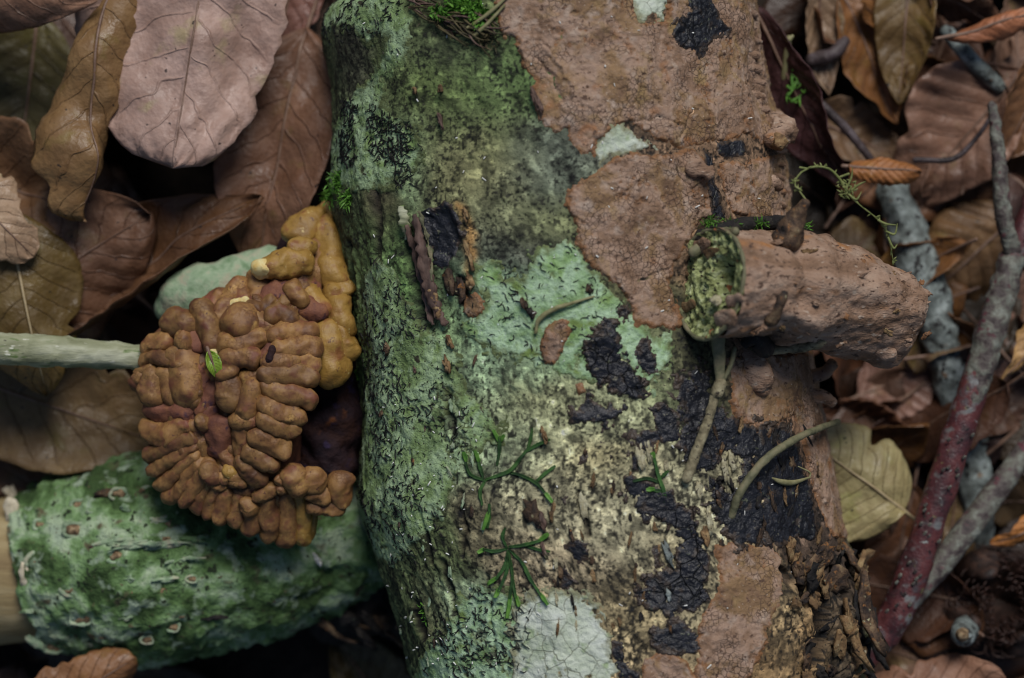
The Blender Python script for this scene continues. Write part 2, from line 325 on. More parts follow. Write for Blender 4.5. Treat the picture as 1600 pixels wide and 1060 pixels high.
# ------------------------------------------------------------------ leaves
def leaf(B, T, width, color, label, tilt=0., roll=(.5, .5), bend=0., wave=6., seed=0, group=None, name='dead_leaf', nu=44, nv=25, rib='midrib', pleat=2.2, rough_edge=.05, stalk=60, skew=0., tip=.8, twist=0., crumple=13., vein=.75):
    """one beech leaf: base B, tip T given as (picture x, picture y, height); blade with pleats and curl, midrib with stalk"""
    b = at(*B); t = at(*T); L = np.linalg.norm(t - b); Y = (t - b) / L
    X = np.cross(Y, (0, 0, 1)); X /= np.linalg.norm(X); Z = np.cross(X, Y)
    u = np.linspace(0, 1, nu)[:, None] * np.ones((1, nv)); v = np.linspace(-1, 1, nv)[None, :] * np.ones((nu, 1))
    shp = np.sin(np.pi * np.clip(u, .0, 1) ** .88) ** tip; w = width / 2 * (shp + .012)
    rgl = np.random.RandomState(seed + 5)
    edge = 1 + (rough_edge + .06) * fbm(u * 10, np.sign(v) * 4 + seed, 1.6, 4, seed, .6) + .10 * vn(u * 3 + seed, np.sign(v) * 5 + seed, seed + 1)
    for _ in range(rgl.randint(0, 3)):
        uc, sg, wd0 = rgl.uniform(.2, .9), rgl.choice((-1, 1)), rgl.uniform(.02, .05); edge = edge - rgl.uniform(.1, .35) * np.exp(-((u - uc) / wd0) ** 2) * (np.sign(v) == sg)
    edge = edge * (1 + rgl.uniform(-.16, .16) * np.sign(v))
    tc_ = rgl.uniform(-.22, .22)
    w = w * edge
    ro = roll[0] * (1 - u) + roll[1] * u; ro = np.where(np.abs(ro) < 1e-3, 1e-3, ro); ro = ro + skew * v
    x = w * np.sin(ro * v) / ro; z = w * (1 - np.cos(ro * v)) / ro
    be = bend if abs(bend) > 1e-3 else 1e-3
    ang = be * (u - .5); yl = L * np.sin(ang) / be; zl = -L * (1 - np.cos(ang)) / be
    yl = yl - yl[0, 0]; yl = yl / (yl[-1, 0] - yl[0, 0]) * L
    ph = u * 9 - np.abs(v) * 1.9 + .2 * np.sign(v)
    z = z + pleat * np.cos(2 * np.pi * ph) * np.abs(v) ** .6 * shp
    z = z + wave * np.abs(v) ** 1.6 * vn(u * 4.5 + seed * 3.1, np.sign(v) * 3 + seed, seed) * 2 + crumple * fbm(u * L, v * width / 2, 90, 3, seed + 1, .45) + 3 * fbm(u * L, v * width / 2, 16, 2, seed + 2)
    z = z + tc_ * L * smooth(.6, 1, u) ** 1.5 * .6
    an = tilt + twist * (u - .5); ca, sa = np.cos(an), np.sin(an)
    xr = x * ca - z * sa; zr = x * sa + z * ca
    Pm = b + yl[..., None] * Y + xr[..., None] * X + (zr + zl)[..., None] * Z
    V = Pm.reshape(-1, 3); F = grid_faces(nu, nv)
    low = V[:, 2].min()
    if low < 4: V[:, 2] = np.where(V[:, 2] < 30, 4 + (V[:, 2] - low) * 26 / (30 - low + 1e-6), V[:, 2]) if low < 30 else V[:, 2]
    rt = thing(name, label, 'leaf', (V[:, 0].mean(), V[:, 1].mean(), max(0, V[:, 2].min())), group)
    o = mk('blade', V, F, M['leaf'], rt, attrs={'lu': u.ravel(), 'lv': v.ravel()}); o.color = (*[c_ * f_ for c_, f_ in zip(color, (.78, .75, .68) if color[0] > .38 else (.68, .64, .56))], vein)
    so = o.modifiers.new('thickness', 'SOLIDIFY'); so.thickness = 1.4 * K; so.offset = 0
    mid = Pm[:, nv // 2, :]; N = Z * math.cos(tilt) - X * math.sin(tilt)
    mp = mid[::4] + N * 1.0
    d = mid[0] - mid[2]; d /= np.linalg.norm(d) + 1e-9
    sp = mid[0] + d * stalk; sp[2] = max(6, sp[2])
    V2, F2 = tube(np.vstack([[sp], mp]), np.concatenate([[3.0], np.linspace(3.4, .8, len(mp))]), 7, 3)
    mk('midrib', V2, F2, M[rib], rt)
    return rt
# deep litter, alike leaves in layers on both sides of the log
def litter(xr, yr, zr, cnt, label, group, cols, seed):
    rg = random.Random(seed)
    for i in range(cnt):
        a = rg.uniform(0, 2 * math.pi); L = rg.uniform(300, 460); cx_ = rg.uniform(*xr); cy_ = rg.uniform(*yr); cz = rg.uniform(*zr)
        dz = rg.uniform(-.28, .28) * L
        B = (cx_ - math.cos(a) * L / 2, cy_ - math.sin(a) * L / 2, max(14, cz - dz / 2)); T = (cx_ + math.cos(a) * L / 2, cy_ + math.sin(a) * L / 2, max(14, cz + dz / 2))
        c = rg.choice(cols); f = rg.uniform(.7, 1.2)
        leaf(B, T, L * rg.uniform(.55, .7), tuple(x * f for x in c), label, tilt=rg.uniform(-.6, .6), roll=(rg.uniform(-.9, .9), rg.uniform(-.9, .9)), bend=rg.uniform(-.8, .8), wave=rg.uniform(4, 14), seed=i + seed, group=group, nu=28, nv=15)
BRN = [(.055, .028, .018), (.08, .042, .028), (.045, .024, .016), (.10, .055, .04), (.05, .034, .018)]  # wet dead leaf browns, darkened further so gaps in the litter look shaded
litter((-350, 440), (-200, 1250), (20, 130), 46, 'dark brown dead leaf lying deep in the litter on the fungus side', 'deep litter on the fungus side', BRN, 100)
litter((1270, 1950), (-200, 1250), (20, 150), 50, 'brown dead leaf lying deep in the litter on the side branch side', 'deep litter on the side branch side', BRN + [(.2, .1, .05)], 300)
rgf = random.Random(77)
FRC = [(.20, .10, .055), (.27, .16, .12), (.15, .075, .05), (.30, .15, .06), (.24, .17, .09), (.10, .055, .05), (.33, .22, .18)]
for i in range(44):
    a = rgf.uniform(0, 6.28); L = rgf.uniform(110, 230); x = rgf.uniform(1290, 1640); y = rgf.uniform(-30, 1080); z = rgf.uniform(130, 230); dz = rgf.uniform(-60, 60); c = rgf.choice(FRC); f = rgf.uniform(.55, 1.0)
    leaf((x - math.cos(a) * L / 2, y - math.sin(a) * L / 2, z - dz), (x + math.cos(a) * L / 2, y + math.sin(a) * L / 2, z + dz), L * rgf.uniform(.45, .75), tuple(q * f for q in c), 'small curled brown leaf fragment lying on the deeper leaves beside the twigs', tilt=rgf.uniform(-.9, .9), roll=(rgf.uniform(-1.6, 1.6), rgf.uniform(-1.6, 1.6)), bend=rgf.uniform(-1, 1), wave=rgf.uniform(6, 16), seed=700 + i, group='curled leaf fragments beside the twigs', nu=24, nv=13, stalk=rgf.uniform(5, 50), rough_edge=.25, tip=rgf.uniform(.4, .8), crumple=24, vein=rgf.uniform(.1, .8), name='leaf_fragment')
# fungus side, leaves one can tell apart
leaf((345, -210, 455), (268, 262, 425), 345, (.50, .375, .36), 'large pale pinkish leaf with blunt tip hanging above the dark gap', tilt=.12, roll=(-.35, -.3), bend=.3, wave=14, seed=3, tip=.40, skew=-.22, rough_edge=.16, crumple=38, vein=.12, pleat=3)
leaf((478, 40, 300), (392, 440, 325), 215, (.25, .145, .105), 'reddish brown leaf with dark ribs between fungus and log', tilt=-.2, roll=(.55, .35), bend=.3, wave=12, seed=5, crumple=26, vein=.9)
leaf((166, -70, 450), (126, 346, 440), 225, (.30, .195, .095), 'narrow tan leaf rolled into a twisted tube', tilt=.2, roll=(-2.6, -1.7), bend=.5, wave=12, seed=8, twist=2.2, rough_edge=.22, tip=.42, crumple=40, vein=.5)
leaf((-260, -50, 430), (165, -5, 415), 190, (.30, .185, .14), 'pinkish leaf with an olive rolled lower margin', tilt=-.1, roll=(-.9, -1.0), bend=.1, wave=10, seed=9, crumple=24, vein=.4)
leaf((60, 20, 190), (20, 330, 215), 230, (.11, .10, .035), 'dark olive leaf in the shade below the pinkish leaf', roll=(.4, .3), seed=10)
leaf((-130, 235, 290), (165, 345, 310), 200, (.22, .13, .075), 'brown leaf with a raised wavy rim behind the rolled tan leaf', tilt=.25, roll=(.8, .5), bend=-.5, wave=24, seed=12, crumple=36, vein=.4)
leaf((-60, 520, 320), (235, 330, 340), 250, (.20, .115, .08), 'smooth brown leaf with pale side ribs and rounded end', tilt=-.15, roll=(-.5, -.7), bend=.5, wave=8, seed=13, tip=.5, pleat=4, crumple=26)
leaf((60, 540, 270), (400, 290, 350), 200, (.15, .08, .045), 'glossy dark brown leaf curling up like a wave', tilt=.55, roll=(1.4, 1.2), bend=-.8, wave=12, seed=14, crumple=24)
leaf((10, 330, 385), (70, 620, 380), 220, (.17, .125, .045), 'olive brown leaf with pale midrib above the pale twig', tilt=.1, roll=(-.5, -.6), bend=.3, wave=5, seed=15, rib='midrib_pale')
leaf((-90, 260, 430), (52, 400, 425), 110, (.44, .33, .24), 'torn light tan leaf scrap over the olive brown leaf', tilt=.1, roll=(-.5, -.4), wave=12, seed=16, rough_edge=.5, tip=.4)
leaf((-140, 560, 230), (270, 700, 260), 260, (.21, .15, .075), 'wide olive tan leaf under the pale twig', tilt=.05, roll=(.3, .3), bend=.2, wave=6, seed=17)
leaf((-60, 740, 180), (230, 620, 180), 190, (.15, .09, .06), 'brown leaf between pale twig and green branch', tilt=.1, roll=(.3, .3), seed=18)
leaf((20, 1130, 330), (210, 1035, 345), 120, (.30, .16, .08), 'orange brown leaf curling below the green branch', tilt=-.3, roll=(-.8, -.8), wave=12, seed=19, rough_edge=.25, tip=.45)
leaf((470, -120, 260), (430, 110, 250), 150, (.25, .13, .12), 'reddish leaf edge wedged beside the log top', tilt=.3, roll=(.6, .6), seed=21)
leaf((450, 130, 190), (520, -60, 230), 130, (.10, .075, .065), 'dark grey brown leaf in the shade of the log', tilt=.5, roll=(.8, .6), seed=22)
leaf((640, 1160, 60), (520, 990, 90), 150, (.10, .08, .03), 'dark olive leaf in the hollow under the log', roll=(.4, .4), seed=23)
# side branch side
leaf((1180, 10, 330), (1320, 300, 300), 130, (.085, .04, .05), 'dark purple leaf standing beside the log', tilt=-.75, roll=(.5, .6), bend=.3, seed=31, wave=6)
leaf((1275, -60, 260), (1285, 150, 230), 80, (.30, .22, .16), 'narrow pale tan leaf pointing down into the litter', tilt=.3, roll=(.8, .6), seed=32, crumple=24)
leaf((1310, -30, 220), (1400, 195, 210), 120, (.30, .15, .06), 'orange brown leaf with tapering end under dark gaps', tilt=.3, roll=(.9, .7), seed=33, crumple=24)
leaf((1425, -80, 230), (1405, 165, 230), 110, (.19, .13, .05), 'olive leaf hanging with golden tip', roll=(.7, .8), tilt=-.2, seed=34, crumple=24)
leaf((1600, 110, 230), (1405, 330, 205), 200, (.33, .205, .165), 'broad pinkish tan leaf with pale folds under the grey twig', tilt=-.1, roll=(.5, .3), bend=.4, wave=10, seed=35, pleat=5, crumple=24)
leaf((1325, 262, 330), (1440, 268, 335), 62, (.42, .19, .07), 'small bright orange folded leaf beside the moss sprig', tilt=.2, roll=(-1.3, -1.2), wave=6, seed=36, tip=.5, stalk=10, crumple=24)
leaf((1600, 330, 200), (1430, 480, 190), 190, (.26, .165, .09), 'tan leaf with a deep fold under the forked twig', tilt=.15, roll=(-.5, -.8), bend=.6, wave=12, seed=37, pleat=6, crumple=24)
leaf((1480, 62, 320), (1650, 5, 330), 66, (.40, .17, .09), 'orange red leaf rolled lengthwise like a boat', tilt=.3, roll=(-1.8, -1.7), seed=38, stalk=20, wave=4, crumple=24)
leaf((1470, 60, 170), (1440, 200, 170), 170, (.13, .07, .05), 'dark brown cupped leaf beside the bluish twig', roll=(1., .9), tilt=.3, seed=39, crumple=24)
leaf((1660, 60, 260), (1560, 250, 230), 170, (.24, .13, .07), 'brown leaf with upturned golden rim', roll=(1.2, 1.), tilt=.35, seed=40, crumple=24)
leaf((1250, 180, 190), (1420, 250, 180), 110, (.22, .15, .10), 'pale brown curled leaf behind the small orange leaf', tilt=.2, roll=(.7, .6), seed=41, crumple=24)
leaf((1340, 620, 170), (1480, 560, 175), 130, (.36, .23, .21), 'pale pinkish leaf scrap below the crusted side branch', tilt=.1, roll=(.3, .3), seed=42, rough_edge=.3, crumple=24)
leaf((1270, 640, 180), (1430, 720, 150), 150, (.24, .125, .085), 'reddish brown leaf beside the small crusted pegs', tilt=-.3, roll=(.7, .5), seed=43, pleat=5, crumple=24)
leaf((1415, 800, 315), (1262, 690, 330), 205, (.42, .39, .22), 'pale yellow green leaf with fine ribs tucked behind the log', tilt=-.12, roll=(-.4, -.4), bend=.3, wave=4, seed=44, tip=.5, rib='midrib_pale', stalk=60, crumple=24)
leaf((1430, 760, 190), (1370, 1010, 190), 150, (.30, .15, .085), 'orange brown leaf behind the red twig', tilt=.1, roll=(.4, .4), seed=45, crumple=24)
leaf((1330, 1110, 330), (1570, 1060, 335), 130, (.36, .215, .165), 'pinkish orange leaf with ragged rim under the twig foot', tilt=.1, roll=(-.5, -.7), wave=10, seed=46, rough_edge=.3, tip=.45, crumple=24)
leaf((1680, 800, 260), (1545, 845, 250), 60, (.45, .20, .06), 'bright orange leaf edge beside the bristly husk', tilt=.4, roll=(-1., -1.), seed=47, crumple=24)
leaf((1680, 470, 300), (1560, 590, 300), 60, (.52, .34, .16), 'narrow buff leaf beside the forked red twig', tilt=.5, roll=(-1.2, -1.), seed=48, stalk=10, crumple=24)
leaf((1470, 620, 140), (1620, 640, 160), 160, (.17, .095, .065), 'dark brown leaf in the gap between the twigs', roll=(.6, .6), tilt=.2, seed=49, crumple=24)
leaf((1620, 420, 170), (1560, 640, 160), 160, (.30, .18, .15), 'dull pink leaf beside the forked twig', roll=(.4, .4), tilt=.2, seed=50, crumple=24)
# ------------------------------------------------------------------ the log: shape
ZC, RZ = 350.0, 345.0
_py = np.array([-700, -400, -120, -40, 0, 18, 60, 150, 330, 480, 650, 780, 850, 920, 1000, 1060, 1200, 1500, 1800.])
_xl = np.array([640, 640, 630, 590, 547, 516, 507, 521, 517, 545, 561, 557, 580, 600, 625, 642, 672, 700, 720.])
_py2 = np.array([-700, -100, 0, 130, 230, 340, 560, 700, 830, 870, 915, 1000, 1060, 1200, 1800.])
_xr = np.array([1120, 1165, 1178, 1192, 1213, 1230, 1258, 1290, 1312, 1330, 1352, 1350, 1345, 1350, 1370.])
FZ = (CAMZ - ZC) / CD
_ys = np.linspace(-700, 1800, 501)
def _sm(a): 
    k_ = np.hanning(9); k_ /= k_.sum(); return np.convolve(np.pad(a, 4, mode='edge'), k_, 'valid')
_XL = (_sm(np.interp(_ys, _py, _xl)) - 800) * FZ; _XR = (_sm(np.interp(_ys, _py2, _xr)) - 800) * FZ; _YW = (530 - _ys) * FZ
def log_cx(Y): return np.interp(-Y, -_YW, (_XL + _XR) / 2)
def log_r(Y): return np.interp(-Y, -_YW, (_XR - _XL) / 2)
def st(px, py):
    """picture point -> (angle, Y) on the smooth log"""
    px = np.asarray(px, float); py = np.asarray(py, float); z = np.full(px.shape, 600.)
    for _ in range(8):
        f = (CAMZ - z) / CD; X = (px - 800) * f; Y = (530 - py) * f
        u = (X - log_cx(Y)) / log_r(Y); a = np.abs(u); th = np.sign(u) * np.where(a < .96, np.arcsin(np.minimum(a, .96)), math.asin(.96) + (a - .96) * 5)
        z = ZC + RZ * np.cos(th)
    return th, Y
S0 = 350.0
def surf(th, Y, h=0.):
    """point on the log at angle, Y, lifted by h along the normal"""
    r = log_r(Y) + h; return np.stack([log_cx(Y) + r * np.sin(th), Y + 0 * th, ZC + (RZ + h) * np.cos(th)], -1)
def on(px, py, h=0.):
    th, Y = st(np.array([px]), np.array([py])); d = disp_look(th[0], Y[0]); return surf(th, Y, h + d)[0]
def disp_look(t, y):
    j = min(max(int(np.searchsorted(TH, t)), 1), NT_ - 1); i = min(max(int(np.searchsorted(-YY, -y)), 1), NY - 1)
    fx = min(1., max(0., (t - TH[j - 1]) / (TH[j] - TH[j - 1]))); fy = min(1., max(0., (YY[i - 1] - y) / (YY[i - 1] - YY[i])))
    return (DISP[i - 1, j - 1] * (1 - fx) + DISP[i - 1, j] * fx) * (1 - fy) + (DISP[i, j - 1] * (1 - fx) + DISP[i, j] * fx) * fy
# grid: fine over the upper side, coarse below and beyond the frame
TH = np.concatenate([np.linspace(-math.pi, -1.75, 22, endpoint=False), np.linspace(-1.75, 1.75, 640), np.linspace(1.75, math.pi, 23)[1:-1]])
YY = np.concatenate([np.linspace(1050, 640, 40, endpoint=False), np.linspace(640, -640, 690), np.linspace(-640, -1150, 40)[1:]])
gT, gY = np.meshgrid(TH, YY, indexing='xy'); gS = gT * S0
NY, NT_ = gT.shape
def line_d(S, Y, pts, warp=0., seed=0):
    th, y = st(*np.array(pts, float).T); s = th * S0
    if warp: S = S + warp * fbm(S, Y, 14, 3, seed); Y = Y + warp * fbm(S, Y, 14, 3, seed + 5)
    d = np.full(S.shape, 1e9)
    for i in range(len(s) - 1):
        ax, ay, bx, by = s[i], y[i], s[i + 1], y[i + 1]; vx, vy = bx - ax, by - ay
        t = np.clip(((S - ax) * vx + (Y - ay) * vy) / (vx * vx + vy * vy + 1e-9), 0, 1); d = np.minimum(d, np.hypot(S - ax - t * vx, Y - ay - t * vy))
    return d
def poly_sd(S, Y, pts):
    """signed distance (inside positive) to a polygon given in picture points"""
    th, y = st(*np.array(pts, float).T); s = th * S0; n = len(s); d = np.full(S.shape, 1e9); ins = np.zeros(S.shape, bool)
    for i in range(n):
        ax, ay, bx, by = s[i], y[i], s[(i + 1) % n], y[(i + 1) % n]; vx, vy = bx - ax, by - ay
        t = np.clip(((S - ax) * vx + (Y - ay) * vy) / (vx * vx + vy * vy + 1e-9), 0, 1); d = np.minimum(d, np.hypot(S - ax - t * vx, Y - ay - t * vy))
        c = ((ay > Y) != (by > Y)) & (S < (bx - ax) * (Y - ay) / (by - ay + 1e-12) + ax); ins ^= c
    return np.where(ins, d, -d)
FISS = [([(700, 610), (702, 645), (708, 675)], 5, 7), ([(655, 800), (668, 850), (672, 880)], 4, 6), ([(690, 880), (705, 930), (715, 985)], 5, 8), ([(760, 900), (765, 960), (775, 1040)], 3, 5),
        ([(545, 380), (552, 430), (556, 500), (562, 560)], 8, 12), ([(583, 290), (590, 340), (588, 400)], 9, 7), ([(722, 770), (726, 830), (722, 870)], 4, 6), ([(620, 560), (628, 640)], 2.5, 4),
        ([(600, 860), (612, 915)], 3.5, 5), ([(566, 690), (575, 760)], 4, 6), ([(640, 700), (648, 780)], 2.5, 4), ([(905, 770), (912, 800), (918, 835)], 5, 6), ([(640, 380), (655, 440), (665, 500)], 14, 12)]
PITS = [(688, 365, 30, 38, 10), (720, 455, 16, 26, 6), (655, 970, 16, 34, 12), (1290, 960, 14, 60, 40), (1310, 905, 18, 20, 34), (1262, 930, 14, 20, 26), (1275, 1020, 22, 22, 26), (1230, 900, 12, 18, 16), (1330, 890, 26, 12, 18)]
LUMPS = [(1200, 215, 34, 38, 16), (1085, 268, 22, 20, 12), (1160, 255, 16, 50, 7), (1190, 285, 20, 26, 8), (1180, 590, 26, 36, 12), (830, 120, 10, 40, 6), (1000, 120, 60, 50, 5), (850, 180, 12, 36, 7), (1060, 390, 20, 40, 6), (640, 120, 60, 120, 8), (790, 310, 6, 6, 5), (735, 240, 5, 5, 5), (705, 245, 5, 5, 4), (845, 605, 8, 7, 5), (805, 605, 7, 6, 5), (690, 150, 10, 10, 7), (655, 145, 6, 9, 6), (1320, 1000, 24, 60, 14)]
def disp_at(T, Y):
    S = T * S0
    d = 13 * fbm(S, Y * .55, 190, 3, 1) + 5 * fbm(S, Y * .7, 46, 3, 2) + 1.9 * fbm(S, Y, 13, 3, 3)
    left = smooth(-.30, -1.0, T)                               # rougher, furrowed flank
    d = d + left * (2.4 * fbm(S, Y * .35, 17, 3, 4) + 1.4 * fbm(S, Y, 6, 2, 5))
    d = d + (1 - left) * 1.6 * fbm(S, Y, 6, 3, 6, .65)
    for px, py, rx, ry, a in LUMPS:
        t0, y0 = st(np.array([px]), np.array([py])); d = d + a * np.exp(-((S - t0 * S0) / rx) ** 2 - ((Y - y0) / ry) ** 2)
    for px, py, rx, ry, a in PITS:
        t0, y0 = st(np.array([px]), np.array([py])); q = np.hypot((S - t0 * S0) / rx, (Y - y0) / ry) + .25 * fbm(S, Y, 14, 3, 8); d = d - a * smooth(1.15, .7, q)
    for pts, w, a in FISS:
        q = line_d(S, Y, pts, 5, 3); d = d - a * np.exp(-(q / w) ** 2) + .25 * a * np.exp(-((q - 2 * w) / w) ** 2)
    br = smooth(.55, 1.0, T) * smooth(-300, -400, Y)           # broken bark low on the right flank
    f1, f2 = worley(S + 10 * fbm(S, Y, 20, 2, 3), Y * .7 + 10 * fbm(S, Y, 20, 2, 9), 30, 2)
    d = d + br * (16 * fbm(S, Y, 48, 4, 7) - 12 * smooth(.16, 0, f2 - f1) + 6 * TAB[1][(S / 24).astype(int) & 255, (Y / 24).astype(int) & 255] * 0)
    # the dropped plate near the upper left corner
    q = np.zeros_like(S)
    return d
DISP = disp_at(gT, gY)
MK_ = {}
# bark albedo blended from soft-edged areas, with shade painted in under the side branch
wS = gS + 16 * fbm(gS, gY, 38, 4, 1); wY = gY + 16 * fbm(gS, gY, 38, 4, 6)
BL = [(700, 150, 150, 160, (.10, .125, .05)), (760, 120, 90, 60, (.085, .14, .045)), (700, 90, 70, 40, (.035, .04, .03)), (880, 210, 80, 40, (.075, .085, .065)), (720, 260, 100, 60, (.21, .195, .095)), (850, 260, 60, 60, (.11, .13, .095)), (850, 340, 70, 40, (.12, .13, .06)),
      (790, 385, 70, 40, (.055, .06, .045)), (770, 330, 60, 50, (.14, .145, .08)), (690, 130, 70, 50, (.10, .14, .035)), (860, 130, 70, 50, (.075, .12, .04)), (560, 110, 50, 60, (.045, .045, .028)), (545, 230, 40, 120, (.05, .06, .028)),
      (600, 330, 40, 70, (.05, .04, .022)), (560, 400, 30, 80, (.06, .085, .03)), (620, 420, 50, 80, (.12, .20, .065)), (600, 620, 60, 160, (.09, .14, .05)), (700, 600, 60, 80, (.2, .26, .13)), (820, 640, 90, 60, (.30, .31, .16)),
      (900, 700, 100, 70, (.36, .36, .21)), (950, 640, 50, 40, (.34, .36, .20)), (940, 720, 60, 40, (.38, .30, .14)), (860, 780, 90, 60, (.31, .28, .17)), (960, 820, 80, 70, (.38, .35, .22)), (880, 880, 80, 40, (.32, .26, .16)), (1000, 760, 60, 60, (.36, .34, .21)), (780, 690, 70, 60, (.27, .33, .20)), (740, 580, 60, 60, (.24, .34, .20)), (830, 560, 60, 40, (.24, .33, .19)), (640, 260, 40, 60, (.17, .25, .13)), (760, 470, 50, 60, (.22, .32, .19)), (720, 700, 50, 60, (.21, .29, .16)), (690, 500, 40, 60, (.16, .24, .11)), (720, 950, 60, 40, (.22, .28, .17)), (985, 960, 40, 60, (.30, .24, .13)),
      (740, 800, 40, 70, (.15, .13, .075)), (640, 800, 70, 120, (.10, .125, .05)), (620, 950, 60, 120, (.08, .10, .04)), (680, 960, 40, 80, (.12, .13, .06)), (1080, 600, 50, 70, (.05, .05, .025)), (1030, 600, 30, 60, (.16, .18, .09)), (1040, 880, 50, 60, (.26, .22, .13)), (1130, 740, 30, 50, (.36, .33, .20)),  # the dark olive area under the side branch is its shade, painted in
      (1280, 880, 80, 60, (.06, .04, .028)), (1250, 1000, 60, 80, (.22, .14, .065)), (1310, 980, 50, 80, (.07, .05, .03)), (1230, 950, 30, 80, (.32, .24, .13)), (1100, 120, 160, 160, (.16, .10, .06)), (1230, 600, 80, 120, (.17, .10, .06)), (1000, 1050, 60, 60, (.26, .2, .11))]
num = np.zeros(gS.shape + (3,)); den = np.full(gS.shape, 1e-4); num += np.array((.09, .10, .045)) * 1e-4
for px, py, rx, ry, c in BL:
    t0, y0 = st(np.array([px]), np.array([py])); w = np.exp(-((wS - t0 * S0) / rx) ** 2 - ((wY - y0) / ry) ** 2) ** 1.6
    num += w[..., None] * np.array(c); den += w
ALB = num / den[..., None]
ALB = ALB * (1 + .35 * fbm(gS, gY, 22, 4, 2) + .3 * fbm(gS, gY * .4, 7, 2, 3))[..., None]
for pts, w, a in FISS:
    q = np.exp(-(line_d(gS, gY, pts, 5, 3) / (w * 1.2)) ** 2)[..., None]; ALB = ALB * (1 - .85 * q) + np.array((.018, .012, .008)) * .85 * q
for px, py, rx, ry, a in PITS:
    t0, y0 = st(np.array([px]), np.array([py])); q = smooth(1.2, .8, np.hypot((gS - t0 * S0) / rx, (gY - y0) / ry) + .25 * fbm(gS, gY, 14, 3, 8))[..., None]
    ALB = ALB * (1 - .9 * q) + np.array((.02, .013, .009)) * .9 * q
# orange stain beside the black pit
q = np.exp(-(line_d(gS, gY, [(712, 322), (728, 345), (735, 390), (730, 425)], 6, 2) / 9) ** 2)[..., None]; ALB = ALB * (1 - .8 * q) + np.array((.33, .18, .06)) * .8 * q
ALB = ALB * (1 - .82 * smooth(.10, .34, fbm(gS, gY, 8, 3, 1, .7)) * smooth(-.35, .25, fbm(gS, gY, 50, 2, 2)))[..., None]
ALB = ALB * (1 - .85 * smooth(.34, .46, vn(gS / 3.6, gY / 3.6, 2)) * smooth(-.5, .1, fbm(gS, gY, 34, 2, 1)))[..., None]
ALB = ALB * (1 - .6 * smooth(.05, .3, fbm(gS, gY, 26, 4, 3, .65)))[..., None]
ALB = ALB * (1 + .9 * smooth(.15, .4, fbm(gS, gY, 14, 3, 0)))[..., None]
low = smooth(0, -120, gY)
ALB = ALB * (1 - .85 * low * smooth(.22, .40, fbm(gS, gY * .38, 6.5, 3, 2, .6)))[..., None]
ALB = ALB * (1 + .5 * low * smooth(.1, .4, fbm(gS, gY * .5, 5, 2, 1)))[..., None]
ALB = ALB * (1 + .25 * (1 - low))[..., None]
ALB = np.clip(ALB, .004, .8)
s = NT('log_bark'); col = s.attr('alb', 'Color')
col = s.mix(s.mapr(s.noise(4.2, 3, rough=.6), .60, .68, 0, .85), col, s.mix(1., col, (.16, .15, .13), 'MULTIPLY'))
col = s.mix(s.mapr(s.noise(9, 2), .66, .70, 0, .8), col, (.018, .017, .013))
col = s.mix(s.mapr(s.noise(15, 3), .58, .7, 0, .5), col, s.mix(1., col, (1.7, 1.7, 1.6), 'MULTIPLY'))
nr = s.bump(s.noise(2.4, 2), 1.0); nr = s.bump(s.noise(7, 4, rough=.65), 2.4, nr)
M['bark'] = s.done(col, nr, .78, .35)
log_label = 'thick fallen log patched with green lichen, orange crust and black crust'
LOG = thing('fallen_log', log_label, 'log', (log_cx(0.), 0, 0))
P0 = surf(gT, gY, DISP); P0[..., 2] = np.maximum(P0[..., 2], 2)
mk('bark', P0.reshape(-1, 3), grid_faces(NY, NT_, True)[:, ::-1], M['bark'], LOG, attrs={'alb': ALB.reshape(-1, 3)})
for Yc in (YY[0], YY[-1]):
    a = np.linspace(0, 2 * math.pi, 48, endpoint=False); V = np.vstack([surf(a, np.full(48, Yc), 0), [[log_cx(Yc), Yc, ZC]]])
    V[:48] += np.array((0, 3, 0)) * np.sign(Yc); V[48] += np.array((0, 3, 0)) * np.sign(Yc)
    mk('sawn_end', V, np.array([[i, (i + 1) % 48, 48] for i in range(48)]), M['wood'], LOG)
